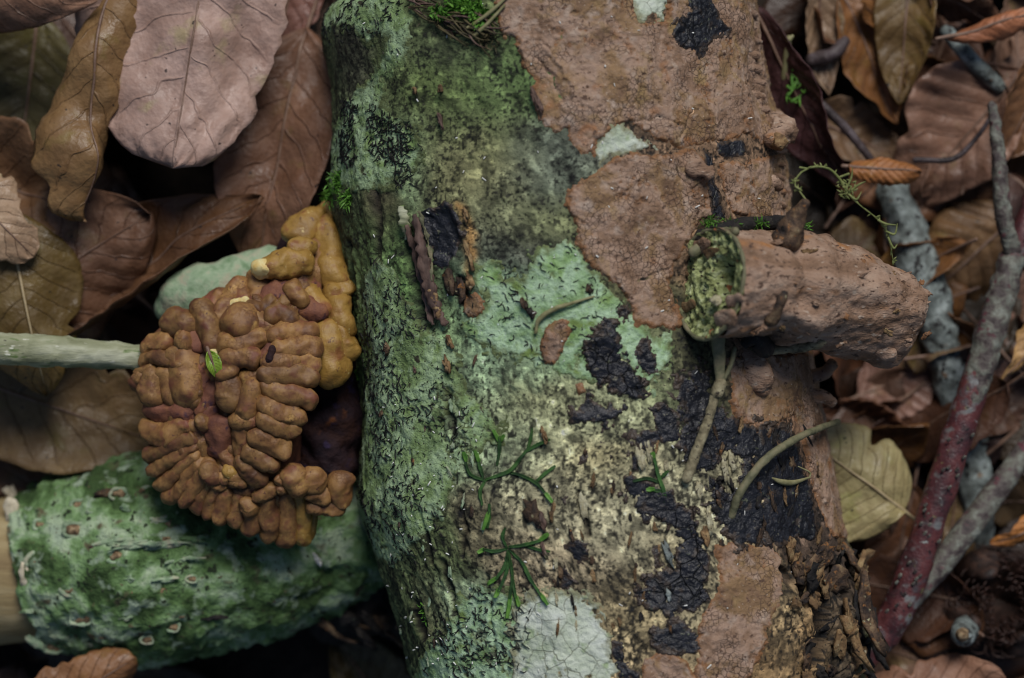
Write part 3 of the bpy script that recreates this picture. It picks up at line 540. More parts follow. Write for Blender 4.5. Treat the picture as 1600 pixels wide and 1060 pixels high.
# ------------------------------------------------------------------ sheets grown over the bark
TOP = np.zeros_like(DISP)
def sheet(name, pts, mat, thick, edge, holes=(), warp=6., wsize=16, detail=None, seed=0, follow=.6, octv=4, label=None, cracks=(), rag=0.):
    th, y = st(*np.array(pts, float).T); m = 14
    j0, j1 = np.searchsorted(TH, [th.min() - m / S0, th.max() + m / S0]); i0, i1 = np.searchsorted(-YY, [-(y.max() + m), -(y.min() - m)])
    sl = (slice(max(0, i0 - 1), min(NY, i1 + 1)), slice(max(0, j0 - 1), min(NT_, j1 + 1)))
    S, Y = gS[sl], gY[sl]
    Sw = S + warp * fbm(S, Y, wsize, octv, seed, .6); Yw = Y + warp * fbm(S, Y, wsize, octv, seed + 3, .6)
    sdv = poly_sd(Sw, Yw, pts)
    for h in holes: sdv = np.minimum(sdv, -poly_sd(Sw, Yw, h))
    raw = sdv
    if rag: sdv = np.minimum(sdv, max(8., rag * .95)) + rag * fbm(S, Y, 11, 3, seed + 2, .7) + rag * .9 * fbm(S, Y, 44, 2, seed + 1)
    lift = thick * smooth(0, edge, sdv) - 1.6 * smooth(1.0, -1.5, sdv)
    if detail is not None: lift = lift + detail(S, Y, sdv) * smooth(0, edge, sdv)
    for pl, w, dp in cracks: lift = lift - dp * np.exp(-(line_d(S, Y, pl, 6, seed) / w) ** 2)
    base = DISP[sl] * follow + (1 - follow) * (13 * fbm(S, Y * .55, 190, 3, 1) + 5 * fbm(S, Y * .7, 46, 3, 2) + 0)
    hgt = np.maximum(base + lift, DISP[sl] + lift * .4 + .3) if follow < 1 else DISP[sl] + lift
    hgt = np.where(sdv < .5, DISP[sl] - 1.2, hgt)
    ok = (sdv[:-1, :-1] > -1.5) | (sdv[1:, :-1] > -1.5) | (sdv[:-1, 1:] > -1.5) | (sdv[1:, 1:] > -1.5)
    n0, n1 = S.shape; F = grid_faces(n0, n1).reshape(n0 - 1, n1 - 1, 4)[ok]
    V = surf(gT[sl], Y, hgt + TOP[sl]).reshape(-1, 3); us, inv = np.unique(F, return_inverse=True)
    o = mk(name, V[us], inv.reshape(-1, 4)[:, ::-1], mat, LOG, attrs={'sd': np.clip(np.minimum(raw, sdv * 2.2) / 22, 0, 1).ravel()[us]})
    TOP[sl] = np.where(sdv > 1, np.maximum(hgt + TOP[sl] - DISP[sl], 0), TOP[sl])
    if label: o['label'] = label
    return o
def lumpy(a, size, seed=0, fine=.8):
    def f(S, Y, sd):
        f1, f2 = worley(S + 5 * fbm(S, Y, 10, 2, seed), Y + 5 * fbm(S, Y, 10, 2, seed + 2), 24, seed)
        return a * fbm(S, Y, size, 4, seed, .55) + fine * fbm(S, Y, 5, 2, seed + 1) - 1.8 * smooth(.05, 0, f2 - f1) * smooth(.08, .3, fbm(S, Y, 90, 2, seed + 4))
    return f
LI = lumpy(1.2, 12, 1, 1.2)
LUP = [(500, -30), (640, -30), (655, 20), (650, 60), (640, 100), (615, 130), (600, 160), (625, 180), (645, 200), (662, 230), (655, 255), (630, 280), (600, 295), (560, 300), (515, 300), (525, 200), (548, 150), (572, 122), (598, 85), (610, 60), (590, 55), (572, 66), (550, 50), (500, 55)]
sheet('lichen_patch', LUP, M['green'], 1.7, 6, rag=16, warp=12, detail=LI, seed=1, label='mint lichen patch with black script marks near the log top')
sheet('lichen_patch', [(735, 410), (770, 405), (790, 432), (815, 432), (830, 400), (860, 383), (890, 365), (900, 375), (918, 410), (945, 432), (970, 460), (990, 492), (1020, 520), (1052, 512), (1052, 560), (1020, 620), (985, 600), (965, 560), (940, 600), (905, 600), (880, 592), (840, 580), (800, 562), (750, 545), (715, 525), (715, 497), (745, 490), (760, 465), (735, 450)], M['mint'], 1.7, 6, rag=16, warp=12, detail=LI, seed=2, label='bright mint lichen patch in the middle of the log')
sheet('lichen_patch', [(572, 410), (612, 400), (630, 450), (665, 515), (700, 525), (722, 560), (720, 605), (745, 620), (775, 650), (778, 690), (740, 705), (735, 725), (705, 770), (690, 830), (650, 860), (615, 890), (585, 865), (560, 810), (565, 650), (575, 560), (562, 470)], M['green'], 1.7, 6, rag=16, warp=16, detail=LI, seed=3, holes=[[(690, 610), (705, 610), (712, 680), (700, 680)]], label='green lichen patch with script marks down the fungus side')
sheet('lichen_patch', [(640, 1150), (650, 1040), (690, 985), (715, 930), (745, 912), (800, 928), (830, 985), (810, 1150)], M['mint'], 1.7, 6, rag=16, warp=14, detail=LI, seed=4, label='mint lichen patch at the log foot')
sheet('lichen_patch', [(800, 940), (860, 925), (920, 930), (945, 960), (958, 1010), (965, 1060), (970, 1150), (785, 1150), (800, 1040)], M['pale'], 1.7, 7, rag=16, warp=9, detail=LI, seed=5, label='white lichen patch at the log foot')
sheet('lichen_patch', [(922, 240), (930, 215), (958, 192), (985, 205), (1015, 222), (1030, 240), (990, 238), (955, 245), (935, 262)], M['pale'], 1.7, 4, rag=16, warp=6, detail=LI, seed=6)
sheet('lichen_patch', [(975, -40), (1050, -40), (1052, 10), (1042, 38), (1020, 30), (1000, 36), (985, 10)], M['pale'], 1.7, 4, rag=16, warp=6, detail=LI, seed=7)
CR = lumpy(5.5, 38, 2, 1.3)
sheet('orange_crust', [(770, -120), (775, 0), (785, 62), (802, 64), (815, 100), (836, 130), (838, 170), (846, 200), (864, 212), (886, 202), (892, 226), (908, 243), (928, 240), (938, 222), (960, 198), (978, 190), (1000, 210), (1030, 222), (1055, 236), (1082, 226), (1100, 226), (1125, 220), (1160, 210), (1185, 226), (1216, 232), (1226, 225), (1222, 100), (1205, -120)], M['crust'], 4.2, 6, rag=7, holes=[[(985, -120), (1045, -120), (1046, 10), (1038, 34), (1022, 26), (1002, 34), (990, 5)]], warp=8, detail=CR, seed=8,
      cracks=[([(840, 90), (862, 120), (878, 160)], 3, 5), ([(850, 80), (880, 105), (895, 150)], 4, -5), ([(990, 130), (1010, 150), (1030, 165)], 2.2, 5), ([(960, 200), (990, 190), (1030, 185), (1070, 200)], 2, 5), ([(1060, 215), (1075, 190), (1085, 170)], 2, 5)], label='large orange crust sheet on the upper log')
sheet('orange_crust', [(885, 302), (900, 285), (930, 266), (955, 247), (990, 240), (1030, 242), (1060, 236), (1088, 234), (1102, 245), (1108, 280), (1112, 310), (1122, 342), (1098, 346), (1078, 368), (1056, 410), (1050, 440), (1057, 485), (1067, 508), (1050, 516), (1020, 510), (992, 506), (985, 480), (960, 452), (936, 432), (916, 410), (902, 380), (892, 340)], M['crust'], 4.2, 6, rag=7, warp=6, detail=CR, seed=9, cracks=[([(1050, 250), (1060, 280), (1075, 295), (1090, 288)], 2.2, 5), ([(1000, 440), (1030, 425), (1050, 415)], 1.6, 4)], label='rounded orange crust sheet beside the cut side branch')
sheet('orange_crust', [(1130, 250), (1162, 252), (1182, 246), (1215, 240), (1240, 250), (1245, 360), (1220, 350), (1180, 342), (1142, 336), (1132, 300), (1126, 272)], M['crust'], 4.2, 6, rag=7, warp=6, detail=CR, seed=10)
sheet('orange_crust', [(1128, 560), (1170, 552), (1240, 548), (1285, 555), (1310, 690), (1330, 810), (1318, 850), (1290, 835), (1274, 790), (1262, 742), (1250, 682), (1238, 652), (1226, 656), (1200, 667), (1170, 667), (1145, 652), (1135, 625), (1138, 600)], M['crust'], 4.2, 6, rag=7, warp=6, detail=CR, seed=11, label='orange crust sheet below the side branch')
sheet('orange_crust', [(1118, 852), (1150, 843), (1180, 852), (1205, 845), (1226, 872), (1226, 912), (1212, 960), (1196, 1010), (1172, 1060), (1160, 1150), (1078, 1150), (1085, 1060), (1085, 1000), (1095, 962), (1112, 930), (1122, 900)], M['crust'], 4.2, 6, rag=7, warp=6, detail=CR, seed=12, label='orange crust sheet at the log foot')
sheet('orange_crust', [(1005, 1030), (1040, 1018), (1072, 1030), (1090, 1062), (1080, 1130), (1010, 1130), (1000, 1062)], M['crust'], 5, 5, warp=6, detail=CR, seed=13)
sheet('orange_crust', [(722, 465), (745, 458), (758, 470), (757, 490), (735, 498), (720, 490)], M['crust'], 3.5, 3, rag=5, warp=4, seed=14)
sheet('orange_crust', [(850, 512), (868, 497), (888, 500), (893, 520), (885, 545), (866, 570), (848, 570), (845, 545)], M['crust'], 3.5, 3, rag=5, warp=4, seed=15)
sheet('orange_crust', [(898, 600), (910, 596), (917, 612), (905, 620)], M['crust'], 4, 3, warp=3, seed=16)
BK = lumpy(3.0, 20, 3, 1.3)
BLK = [
 ([(1048, 42), (1075, 10), (1080, -25), (1112, -25), (1120, 25), (1135, 45), (1120, 60), (1102, 70), (1100, 92), (1085, 80), (1065, 76), (1055, 66)], (), 4),
 ([(1098, 232), (1112, 240), (1120, 270), (1128, 310), (1138, 345), (1112, 345), (1110, 300), (1104, 265)], (), 3),
 ([(1120, 222), (1155, 214), (1166, 240), (1140, 249), (1124, 246)], (), 3),
 ([(652, 328), (690, 316), (716, 328), (724, 360), (716, 380), (706, 405), (690, 424), (674, 416), (666, 390), (652, 360)], (), 5),
 ([(910, 548), (920, 524), (938, 522), (945, 498), (956, 496), (966, 515), (970, 535), (986, 555), (992, 575), (1006, 600), (1012, 618), (985, 630), (965, 614), (945, 602), (925, 592), (910, 572)], (), 9),
 ([(1000, 528), (1015, 528), (1020, 550), (1028, 578), (1012, 592), (995, 572), (990, 550)], (), 4),
 ([(886, 655), (905, 640), (915, 620), (930, 634), (950, 634), (976, 616), (988, 640), (966, 652), (956, 665), (948, 687), (935, 668), (910, 666)], (), 6),
 ([(983, 682), (1000, 668), (1032, 664), (1040, 690), (1015, 697), (1005, 735), (992, 735), (996, 695)], (), 6),
 ([(1060, 590), (1085, 565), (1112, 585), (1118, 620), (1135, 652), (1160, 664), (1200, 668), (1228, 668), (1244, 700), (1258, 750), (1268, 790), (1278, 832), (1272, 855), (1250, 842), (1215, 852), (1180, 850), (1150, 850), (1135, 830), (1110, 802), (1095, 790), (1085, 760), (1068, 720), (1056, 680), (1050, 630)], ([(1118, 715), (1135, 705), (1150, 715), (1148, 755), (1130, 765), (1120, 745)], [(1085, 745), (1100, 745), (1108, 780), (1095, 785)]), 6),
 ([(972, 740), (1000, 745), (1020, 760), (1046, 765), (1062, 790), (1082, 800), (1098, 830), (1113, 870), (1107, 905), (1113, 930), (1096, 957), (1070, 962), (1040, 962), (1003, 942), (993, 930), (1013, 900), (1040, 890), (1060, 895), (1058, 850), (1043, 820), (1028, 812), (1000, 817), (983, 795), (973, 770)], (), 7),
 ([(878, 856), (900, 843), (922, 850), (915, 870), (912, 888), (895, 870)], (), 5), ([(872, 900), (885, 888), (901, 910), (885, 924), (872, 916)], (), 5),
 ([(1013, 985), (1050, 973), (1082, 980), (1092, 1000), (1086, 1022), (1060, 1022), (1028, 1010)], (), 6), ([(952, 1003), (975, 998), (978, 1030), (1002, 1062), (992, 1130), (965, 1110)], (), 5),
 ([(965, 478), (978, 476), (984, 490), (974, 500), (966, 492)], (), 5), ([(870, 782), (885, 776), (890, 790), (878, 798)], (), 4), ([(905, 715), (914, 712), (917, 722), (908, 725)], (), 4), ([(948, 708), (958, 706), (958, 720), (950, 722)], (), 3), ([(985, 705), (998, 708), (994, 735), (984, 735)], (), 3),
 ([(1015, 640), (1040, 630), (1060, 650), (1062, 690), (1040, 700), (1022, 680)], (), 4), ([(1020, 860), (1032, 855), (1036, 880), (1026, 888)], (), 3), ([(800, 455), (812, 452), (814, 466), (803, 468)], (), 3), ([(828, 480), (838, 486), (836, 500), (828, 494)], (), 3)]
for i, (pts, holes, th_) in enumerate(BLK):
    sheet('black_crust', pts, M['black'], th_ * .5, 5, holes=holes, rag=18 if th_ > 5.5 else 7, warp=8 if th_ > 3.5 else 4, wsize=13, detail=BK if th_ > 3.5 else lumpy(2, 12, i), seed=20 + i, follow=.9)
# black script marks on the lichen: uncountable small raised lines
def marks(cnt, regions, seed):
    rg = np.random.RandomState(seed); parts = []
    while len(parts) < cnt:
        pts, = [regions[rg.randint(len(regions))]]
        th, y = st(*np.array(pts, float).T)
        t0 = rg.uniform(th.min(), th.max()); y0 = rg.uniform(y.min(), y.max())
        if poly_sd(np.array([t0 * S0]), np.array([y0]), pts)[0] < 2: continue
        if vn(t0 * S0 / 45., y0 / 45., 1) < -.25: continue
        n = rg.randint(3, 6); a = rg.uniform(0, 6.28) if rg.rand() < .6 else rg.normal(0, .5); s_, y_ = t0 * S0, y0; P = []; st_ = rg.uniform(2.2, 4.2)
        for q in range(n):
            P.append((s_, y_)); s_ += st_ * math.cos(a); y_ += st_ * math.sin(a); a += rg.normal(0, .55)
        P = np.array(P); T = np.gradient(P, axis=0); T /= np.linalg.norm(T, axis=1)[:, None] + 1e-6; N = np.stack([-T[:, 1], T[:, 0]], 1)
        w = rg.uniform(.55, 1.05) * np.sin(np.linspace(.35, 2.8, n))[:, None]
        parts.append((P - N * w, P, P + N * w))
    Vs, Fs, o = [], [], 0
    A = [np.concatenate([p[i] for p in parts]) for i in range(3)]
    ok = np.clip(np.searchsorted(TH, A[1][:, 0] / S0), 0, NT_ - 1), np.clip(np.searchsorted(-YY, -A[1][:, 1]), 0, NY - 1)
    base = DISP[ok[1], ok[0]] + TOP[ok[1], ok[0]]
    V = np.concatenate([surf(A[i][:, 0] / S0, A[i][:, 1], base + (1.3, 2.2, 1.3)[i] - (1.1 if i != 1 else 0)) for i in range(3)]); n = len(A[0])
    for p in parts:
        m = len(p[0]); i = np.arange(o, o + m - 1)
        Fs += [np.stack([i, i + 1, n + i + 1, n + i], 1), np.stack([n + i, n + i + 1, 2 * n + i + 1, 2 * n + i], 1)]; o += m
    mk('script_marks', V, np.vstack(Fs), M['lirella'], LOG, kind='stuff')
G1 = [(565, 410), (612, 400), (640, 470), (690, 520), (720, 560), (700, 640), (745, 640), (700, 760), (690, 860), (615, 890), (560, 810), (565, 650)]
marks(1500, [LUP, G1, G1, [(515, -20), (640, -20), (640, 60), (515, 70)], [(535, 150), (640, 190), (640, 290), (530, 290)]], 5)
marks(110, [[(740, 420), (890, 380), (985, 490), (900, 590), (720, 520)]], 6)
marks(260, [[(745, 920), (830, 940), (820, 1055), (660, 1055), (690, 930)]], 7)
# small chips of bark and crumbs
def shard(px, py, h, L, W, T, mat, parent, rot, tilt=(0, 0), name='bark_shard', seed=0, curl=0., pos=None):
    """thin broken slab with an irregular outline, lying on the log (or at pos) at height h"""
    rg = np.random.RandomState(seed + 77); n = 14
    c = on(px, py, h) if pos is None else np.asarray(pos, float)
    if pos is None:
        th, Y = st(np.array([px]), np.array([py])); N = np.array([math.sin(th[0]), 0, math.cos(th[0])])
    else: N = np.array((0, 0, 1.))
    Yx = np.array((0, 1., 0)); X = np.cross(Yx, N); X /= np.linalg.norm(X); Yx = np.cross(N, X)
    a = np.linspace(0, 2 * math.pi, n, endpoint=False); rr = 1 + rg.uniform(-.38, .3, n)
    V = []; lay = [(0, .0), (0, .55), (0, 1.), (1, 1.), (1, .55), (1, .0)]
    for up_, f in lay:
        x = np.cos(a) * L / 2 * rr * f; y = np.sin(a) * W / 2 * rr * f
        z = (T if up_ == 0 else 0) * (1 - .35 * f) + curl * (x / (L / 2)) ** 2 * L * .3 + T * .7 * rg.uniform(-1, 1, n) * (f > .2) * (1 if up_ == 0 else .3)
        V.append(np.stack([x, y, z], 1))
    V = np.array(V).reshape(-1, 3)
    for ang, (i, j) in ((tilt[0], (1, 2)), (tilt[1], (0, 2)), (rot, (0, 1))):
        ca, sa = math.cos(ang), math.sin(ang); A, B = V[:, i] * ca - V[:, j] * sa, V[:, i] * sa + V[:, j] * ca; V[:, i], V[:, j] = A, B
    W_ = c + V[:, :1] * X + V[:, 1:2] * Yx + V[:, 2:] * N
    return mk(name, W_, grid_faces(6, n, True), mat, parent, flat=False)
rg = random.Random(4)
for i in range(46):      # broken bark low on the side branch side
    px = rg.uniform(1215, 1345); py = rg.uniform(850, 1075)
    if px < 1240 and py > 900 and rg.random() < .5: px += 40
    m = M[rg.choice(['rot', 'rot', 'rot_tan', 'rot_tan', 'rot_black'])]
    shard(px, py, rg.uniform(-3, 9), rg.uniform(24, 64), rg.uniform(14, 34), rg.uniform(4, 9), m, LOG, rg.uniform(-2.4, -.6), (rg.uniform(-.5, .5), rg.uniform(-.5, .5)), seed=i, curl=rg.uniform(-.3, .3))
for (px, py, L, W, rot, m) in [(1330, 880, 80, 40, .5, 'rot_tan'), (1345, 902, 60, 26, -.5, 'rot'), (1335, 960, 120, 44, -1.35, 'rot'), (1318, 990, 110, 30, -1.2, 'rot_tan'), (1280, 870, 60, 40, .3, 'rot'), (1262, 900, 46, 40, 1., 'rot_black'), (1300, 905, 54, 46, 0., 'rot'), (1350, 1000, 90, 26, -1.5, 'rot_black'), (1342, 1040, 60, 24, -1.3, 'rot_black')]:
    shard(px, py, 10, L, W, 9, M[m], LOG, rot, (.25, .2), seed=int(px), curl=.25)
V, F = tube([on(1345, 885, 6), on(1362, 900, 10), on(1368, 905, 8) + (14, 4, 0)], [10, 7, 4], 9, 4, amp=3, size=10); mk('bark_peg', V, F, M['rot'], LOG)
for i in range(38):      # torn chips in the black and cream zone
    px = rg.uniform(1080, 1290); py = rg.uniform(660, 850)
    shard(px, py, 2, rg.uniform(12, 40), rg.uniform(5, 14), rg.uniform(2, 5), M[rg.choice(['rot', 'rot_black', 'rot', 'rot_tan', 'black'])], LOG, rg.uniform(-2, -1), (rg.uniform(-.3, .3), rg.uniform(-.3, .3)), name='bark_chip', seed=200 + i)
for i in range(40):      # cream strips and chips
    px = rg.uniform(860, 1060); py = rg.uniform(690, 990)
    shard(px, py, .5, rg.uniform(10, 30), rg.uniform(4, 9), rg.uniform(1.5, 3.5), M[rg.choice(['rot_tan', 'rot', 'rot_black', 'cream', 'rot_tan'])], LOG, rg.uniform(-1.8, -1.2), (0, 0), name='bark_chip', seed=300 + i)
for px, py, L, W in [(912, 785, 50, 14), (1132, 735, 44, 12), (1142, 720, 30, 10), (1092, 765, 36, 14), (1000, 715, 40, 16), (1012, 705, 34, 10), (1108, 815, 46, 14)]:
    shard(px, py, 1, L, W, 4, M['cream'], LOG, -1.45, (0, .1), name='pale_bark_strip', seed=int(px + py))
for px, py, L, W, rot in [(1045, 868, 44, 12, -1.2), (1045, 930, 20, 10, -1.3)]:
    shard(px, py, 4, L, W, 5, M['ltwig'], LOG, rot, (0, .1), name='pale_bark_strip', seed=int(px + py))
for i in range(30):      # raised flakes on the fungus side flank
    px = rg.uniform(585, 760); py = rg.uniform(540, 1040)
    shard(px, py, .5, rg.uniform(10, 26), rg.uniform(4, 8), rg.uniform(1.5, 4), M[rg.choice(['flake', 'flake', 'splinter', 'rot'])], LOG, rg.uniform(-1.9, -1.2), (0, rg.uniform(-.2, .3)), name='bark_flake', seed=400 + i)
# splinters leaning over the black pit
for P, R, fl, m in [([(652, 335), (664, 390), (677, 450), (689, 497)], [4, 8, 10, 7], .35, 'splinter'), ([(640, 352), (650, 405), (660, 460), (678, 508)], [3, 6, 7, 4], .4, 'splinter'), ([(632, 322), (638, 345), (636, 374)], [3, 7, 2], .3, 'stem'), ([(657, 330), (670, 385), (680, 440)], [2.5, 3.5, 2], .6, 'oldstem'),
                   ([(668, 420), (682, 462), (694, 505)], [2, 5, 3], .4, 'rot_tan'), ([(660, 400), (672, 440), (676, 470)], [2, 4, 2], .5, 'splinter'), ([(685, 470), (690, 495), (700, 508)], [3, 5, 3], .4, 'splinter')]:
    V, F = tube([on(x, y, 11) for x, y in P], R, 14, 14, amp=7, size=7, flat=fl, seed=int(P[0][0]), cap='flat'); mk('bark_splinter', V, F, M[m], LOG)
for px, py, L, W, m in [(715, 450, 44, 26, 'rot'), (735, 440, 30, 18, 'rot_tan'), (702, 440, 40, 20, 'rot'), (728, 335, 30, 10, 'rot_tan'), (733, 400, 44, 10, 'rot_tan'), (820, 475, 22, 9, 'rot'), (830, 490, 22, 10, 'rot_black'), (702, 535, 26, 12, 'rot_tan'), (700, 570, 30, 12, 'rot_tan'), (610, 545, 22, 14, 'rot'), (690, 190, 34, 7, 'splinter'), (693, 140, 14, 8, 'rot_tan'), (658, 143, 14, 5, 'rot_tan'), (850, 680, 26, 9, 'rot_tan'), (832, 800, 44, 26, 'rot'), (845, 815, 30, 16, 'splinter'), (850, 860, 30, 8, 'splinter'), (835, 150, 34, 10, 'splinter'), (842, 165, 30, 10, 'splinter'), (920, 452, 14, 10, 'rot')]:
    shard(px, py, 3, L, W, 5, M[m], LOG, -1.2, (.1, .15), name='bark_chip', seed=int(px * 3 + py))
# warts and pegs wrapped in crust
def blob(name, P, R, mat, parent, amp=4, size=16, seed=0, flat=1., seg=18, n=7):
    V, F = tube(P, R, seg, n, amp=amp, size=size, seed=seed, flat=flat, rings=6); return mk(name, V, F, mat, parent)
kn = blob('crusted_knob', [on(1212, 185, -10), on(1200, 205, 6), on(1190, 220, 16)], [22, 23, 18], M['crust_smooth'], LOG, 13, 13, 1, seg=30, n=12)
V, F = tube([on(1188, 223, 24), on(1185, 227, 31)], [14, 9], 14, 4, amp=7, size=6); mk('rotten_tip', V, F, M['rot_tan'], kn)
blob('crusted_wart', [on(1080, 262, -2), on(1092, 272, 10)], [17, 10], M['crust_smooth'], LOG, 8, 9, 2)
blob('crusted_wart', [on(1200, 285, 0), on(1206, 290, 8)], [13, 9], M['crust_smooth'], LOG, 3, 10, 3)
blob('crusted_wart', [on(1170, 556, -14), on(1178, 590, -2), on(1184, 606, -4)], [22, 22, 15], M['crust_smooth'], LOG, 8, 14, 4)
blob('crusted_peg', [on(1262, 590, -10), on(1262, 590, 0) + (18, 6, 8), on(1262, 590, 0) + (30, 20, 22)], [13, 11, 10], M['crust_smooth'], LOG, 3, 9, 5)
blob('crusted_peg', [on(1266, 620, -10), on(1266, 620, 0) + (14, 0, 4), on(1266, 620, 0) + (28, -8, 6)], [14, 12, 9], M['crust_smooth'], LOG, 3, 9, 6)
for i in range(16):
    t = i / 15; py = 20 + t * 320; x = np.interp(py, _py2, _xr) - rg.uniform(2, 10)
    blob('crusted_wart', [on(x - 8, py, -4), on(x, py + 3, 5)], [rg.uniform(5, 10), rg.uniform(3, 7)], M['crust_smooth'], LOG, 3, 7, 10 + i, seg=10, n=4)
# side branch wrapped in crust, with its rotten cut end
A = [at(1112, 443, 705), at(1200, 447, 650), at(1285, 464, 595), at(1375, 490, 530), at(1425, 491, 490)]
rad = [86, 84, 84, 74, 62]
V, F = tube(A, rad, 130, 34, cap='flat', amp=0)
V0 = V.copy(); ax = A[-1] - A[0]; ax = ax / np.linalg.norm(ax)
tt = (V - A[0]) @ ax; q = A[0] + tt[:, None] * ax; d = V - q; dl = np.linalg.norm(d, axis=1, keepdims=True) + 1e-6; nn = d / dl
st3 = V * .8 - tt[:, None] * ax * .45
rel = 17 * fbm3(st3, 60, 3, 2) + 8 * fbm3(st3, 20, 3, 4) + 2.2 * fbm3(V, 7, 2, 6) + 1.2 * fbm3(V, 3.6, 2, 7)
rel += 9 * np.exp(-((tt - 150) / 24) ** 2) - 9 * np.exp(-((tt - 112) / 12) ** 2)
for px, py, zz, rr_, am in [(1385, 545, 520, 20, 26), (1340, 405, 560, 20, 9), (1290, 385, 600, 18, 12), (1225, 470, 700, 22, 12), (1195, 520, 650, 22, 14)]:
    rel += am * np.exp(-np.sum((V - at(px, py, zz)) ** 2, 1) / (rr_ ** 2) * .6)
ends = smooth(0, 6, tt)
V = V + nn * (rel * ends)[:, None] * (dl > 20)
end_round = smooth(np.max(tt) - 60, np.max(tt), tt); V = q + (V - q) * (1 - .55 * end_round ** 2)[:, None] 
F = F[2 * 130:]                                            # open end: the cut face closes it
BR = mk('side_branch', V, F, M['crust_smooth'], LOG); BR['label'] = 'side branch wrapped in orange brown crust'
Xf = np.cross(ax, (0, 1, 0)); Xf /= np.linalg.norm(Xf); Yf = np.cross(Xf, ax)
nr_, na = 60, 130; rr = np.linspace(0, 1, nr_)[:, None] * np.ones((1, na)); aa = np.linspace(0, 2 * math.pi, na, endpoint=False)[None, :] * np.ones((nr_, 1))
fx = rr * np.cos(aa); fy = rr * np.sin(aa)
dep = -3 - 10 * smooth(.98, .75, rr) * .4 + 9 * fbm(fx * 80, fy * 40, 12, 4, 2) + 4 * fbm(fx * 80, fy * 80, 5, 2, 3) - 46 * smooth(.42, .12, np.hypot((fx - .30), (fy - .02) * .8) + .06 * fbm(fx * 80, fy * 80, 14, 3, 5)) + 3 * np.sin(rr * 34 + 2 * fbm(fx * 80, fy * 80, 30, 2, 1)) * .5
Rf = rad[0] * 1.0
V = A[0] + Rf * rr[..., None] * (np.cos(aa)[..., None] * Xf + np.sin(aa)[..., None] * Yf) - ax * (dep + 8)[..., None] * 1.0
mk('cut_face', V.reshape(-1, 3), grid_faces(nr_, na, True), M['face'], BR)
ra = np.linspace(0, 2 * math.pi, 60, endpoint=False); ring = []
RP = [A[0] - ax * 4 + (Rf * .985 + 2 * math.sin(a * 3)) * (math.cos(a) * -Xf + math.sin(a) * Yf) for a in np.append(ra, ra[0])]
V, F = tube(RP, 3, 8, 1, amp=3, size=14, cap='flat'); mk('bark_rim', V, F, M['oldstem'], BR)
def facept(x, y, h): return A[0] + Rf * (x * Xf + y * Yf) - ax * h
for x, y, L, m in [(-.3, .66, 40, 'crust_smooth'), (.0, .52, 30, 'rot_tan'), (-.82, .12, 20, 'rot_tan'), (-.55, -.42, 28, 'rot_tan'), (.62, -.68, 60, 'crust_smooth'), (.82, -.35, 40, 'crust_smooth')]:
    blob('crust_scrap', [facept(x - .14, y, 4), facept(x + .14, y + .06, 6)], [L * .28, L * .22], M[m], BR, 5, 12, int(L), flat=.4)
blob('pale_chip', [facept(.28, -.30, 8), facept(.36, -.36, 9)], [9, 6], M['cream'], BR, 5, 6, 1, flat=.6)
blob('bark_spike', [at(1230, 372, 690), at(1243, 345, 700), at(1258, 318, 712)], [24, 16, 7], M['rot'], LOG, 7, 14, 3)
blob('bark_strip', [on(1085, 372, 22), on(1130, 354, 34), on(1190, 350, 40), at(1228, 358, 705)], [13, 12, 11, 8], M['rot_black'], LOG, 5, 12, 6)
blob('bark_strip', [on(1070, 395, 18), on(1100, 368, 40), at(1150, 362, 740)], [9, 9, 6], M['oldstem'], LOG, 3, 12, 7)
blob('bark_strip', [at(1160, 549, 600), at(1215, 547, 615), at(1270, 540, 625), at(1300, 528, 622)], [8, 7, 8, 4], M['bstem'], LOG, 3, 10, 8)
blob('bark_spike', [at(1205, 500, 730), at(1222, 465, 740), at(1228, 455, 735)], [11, 8, 4], M['rot'], BR, 4, 10, 9)
blob('bark_spike', [at(1195, 545, 640), at(1180, 528, 665), at(1165, 535, 660)], [16, 14, 8], M['rot_black'], BR, 5, 12, 10)
blob('crusted_peg', [at(1360, 525, 555), at(1385, 548, 560), at(1392, 556, 556)], [24, 17, 10], M['crust_smooth'], BR, 5, 12, 11)
for i in range(26):
    t = rg.uniform(.12, .95); a = rg.uniform(-1.2, 1.2); k_ = int(t * 4); cc = A[k_] * (1 - (t * 4 - k_)) + A[min(4, k_ + 1)] * (t * 4 - k_); rr_ = np.interp(t, [0, .25, .5, .75, 1], rad)
    upv = np.cross(np.cross(ax, (0, 0, 1.)), ax); upv /= np.linalg.norm(upv); sdv_ = np.cross(ax, upv)
    shard(0, 0, 0, rg.uniform(10, 26), rg.uniform(5, 12), rg.uniform(2, 5), M[rg.choice(['crust_smooth', 'crust_smooth', 'crust', 'rot_tan'])], BR, rg.uniform(-.8, .8), (rg.uniform(-.3, .3) + a * .8, 0.3), name='crust_flake', seed=800 + i, pos=cc + (upv * math.cos(a) + sdv_ * math.sin(a)) * (rr_ + 2))
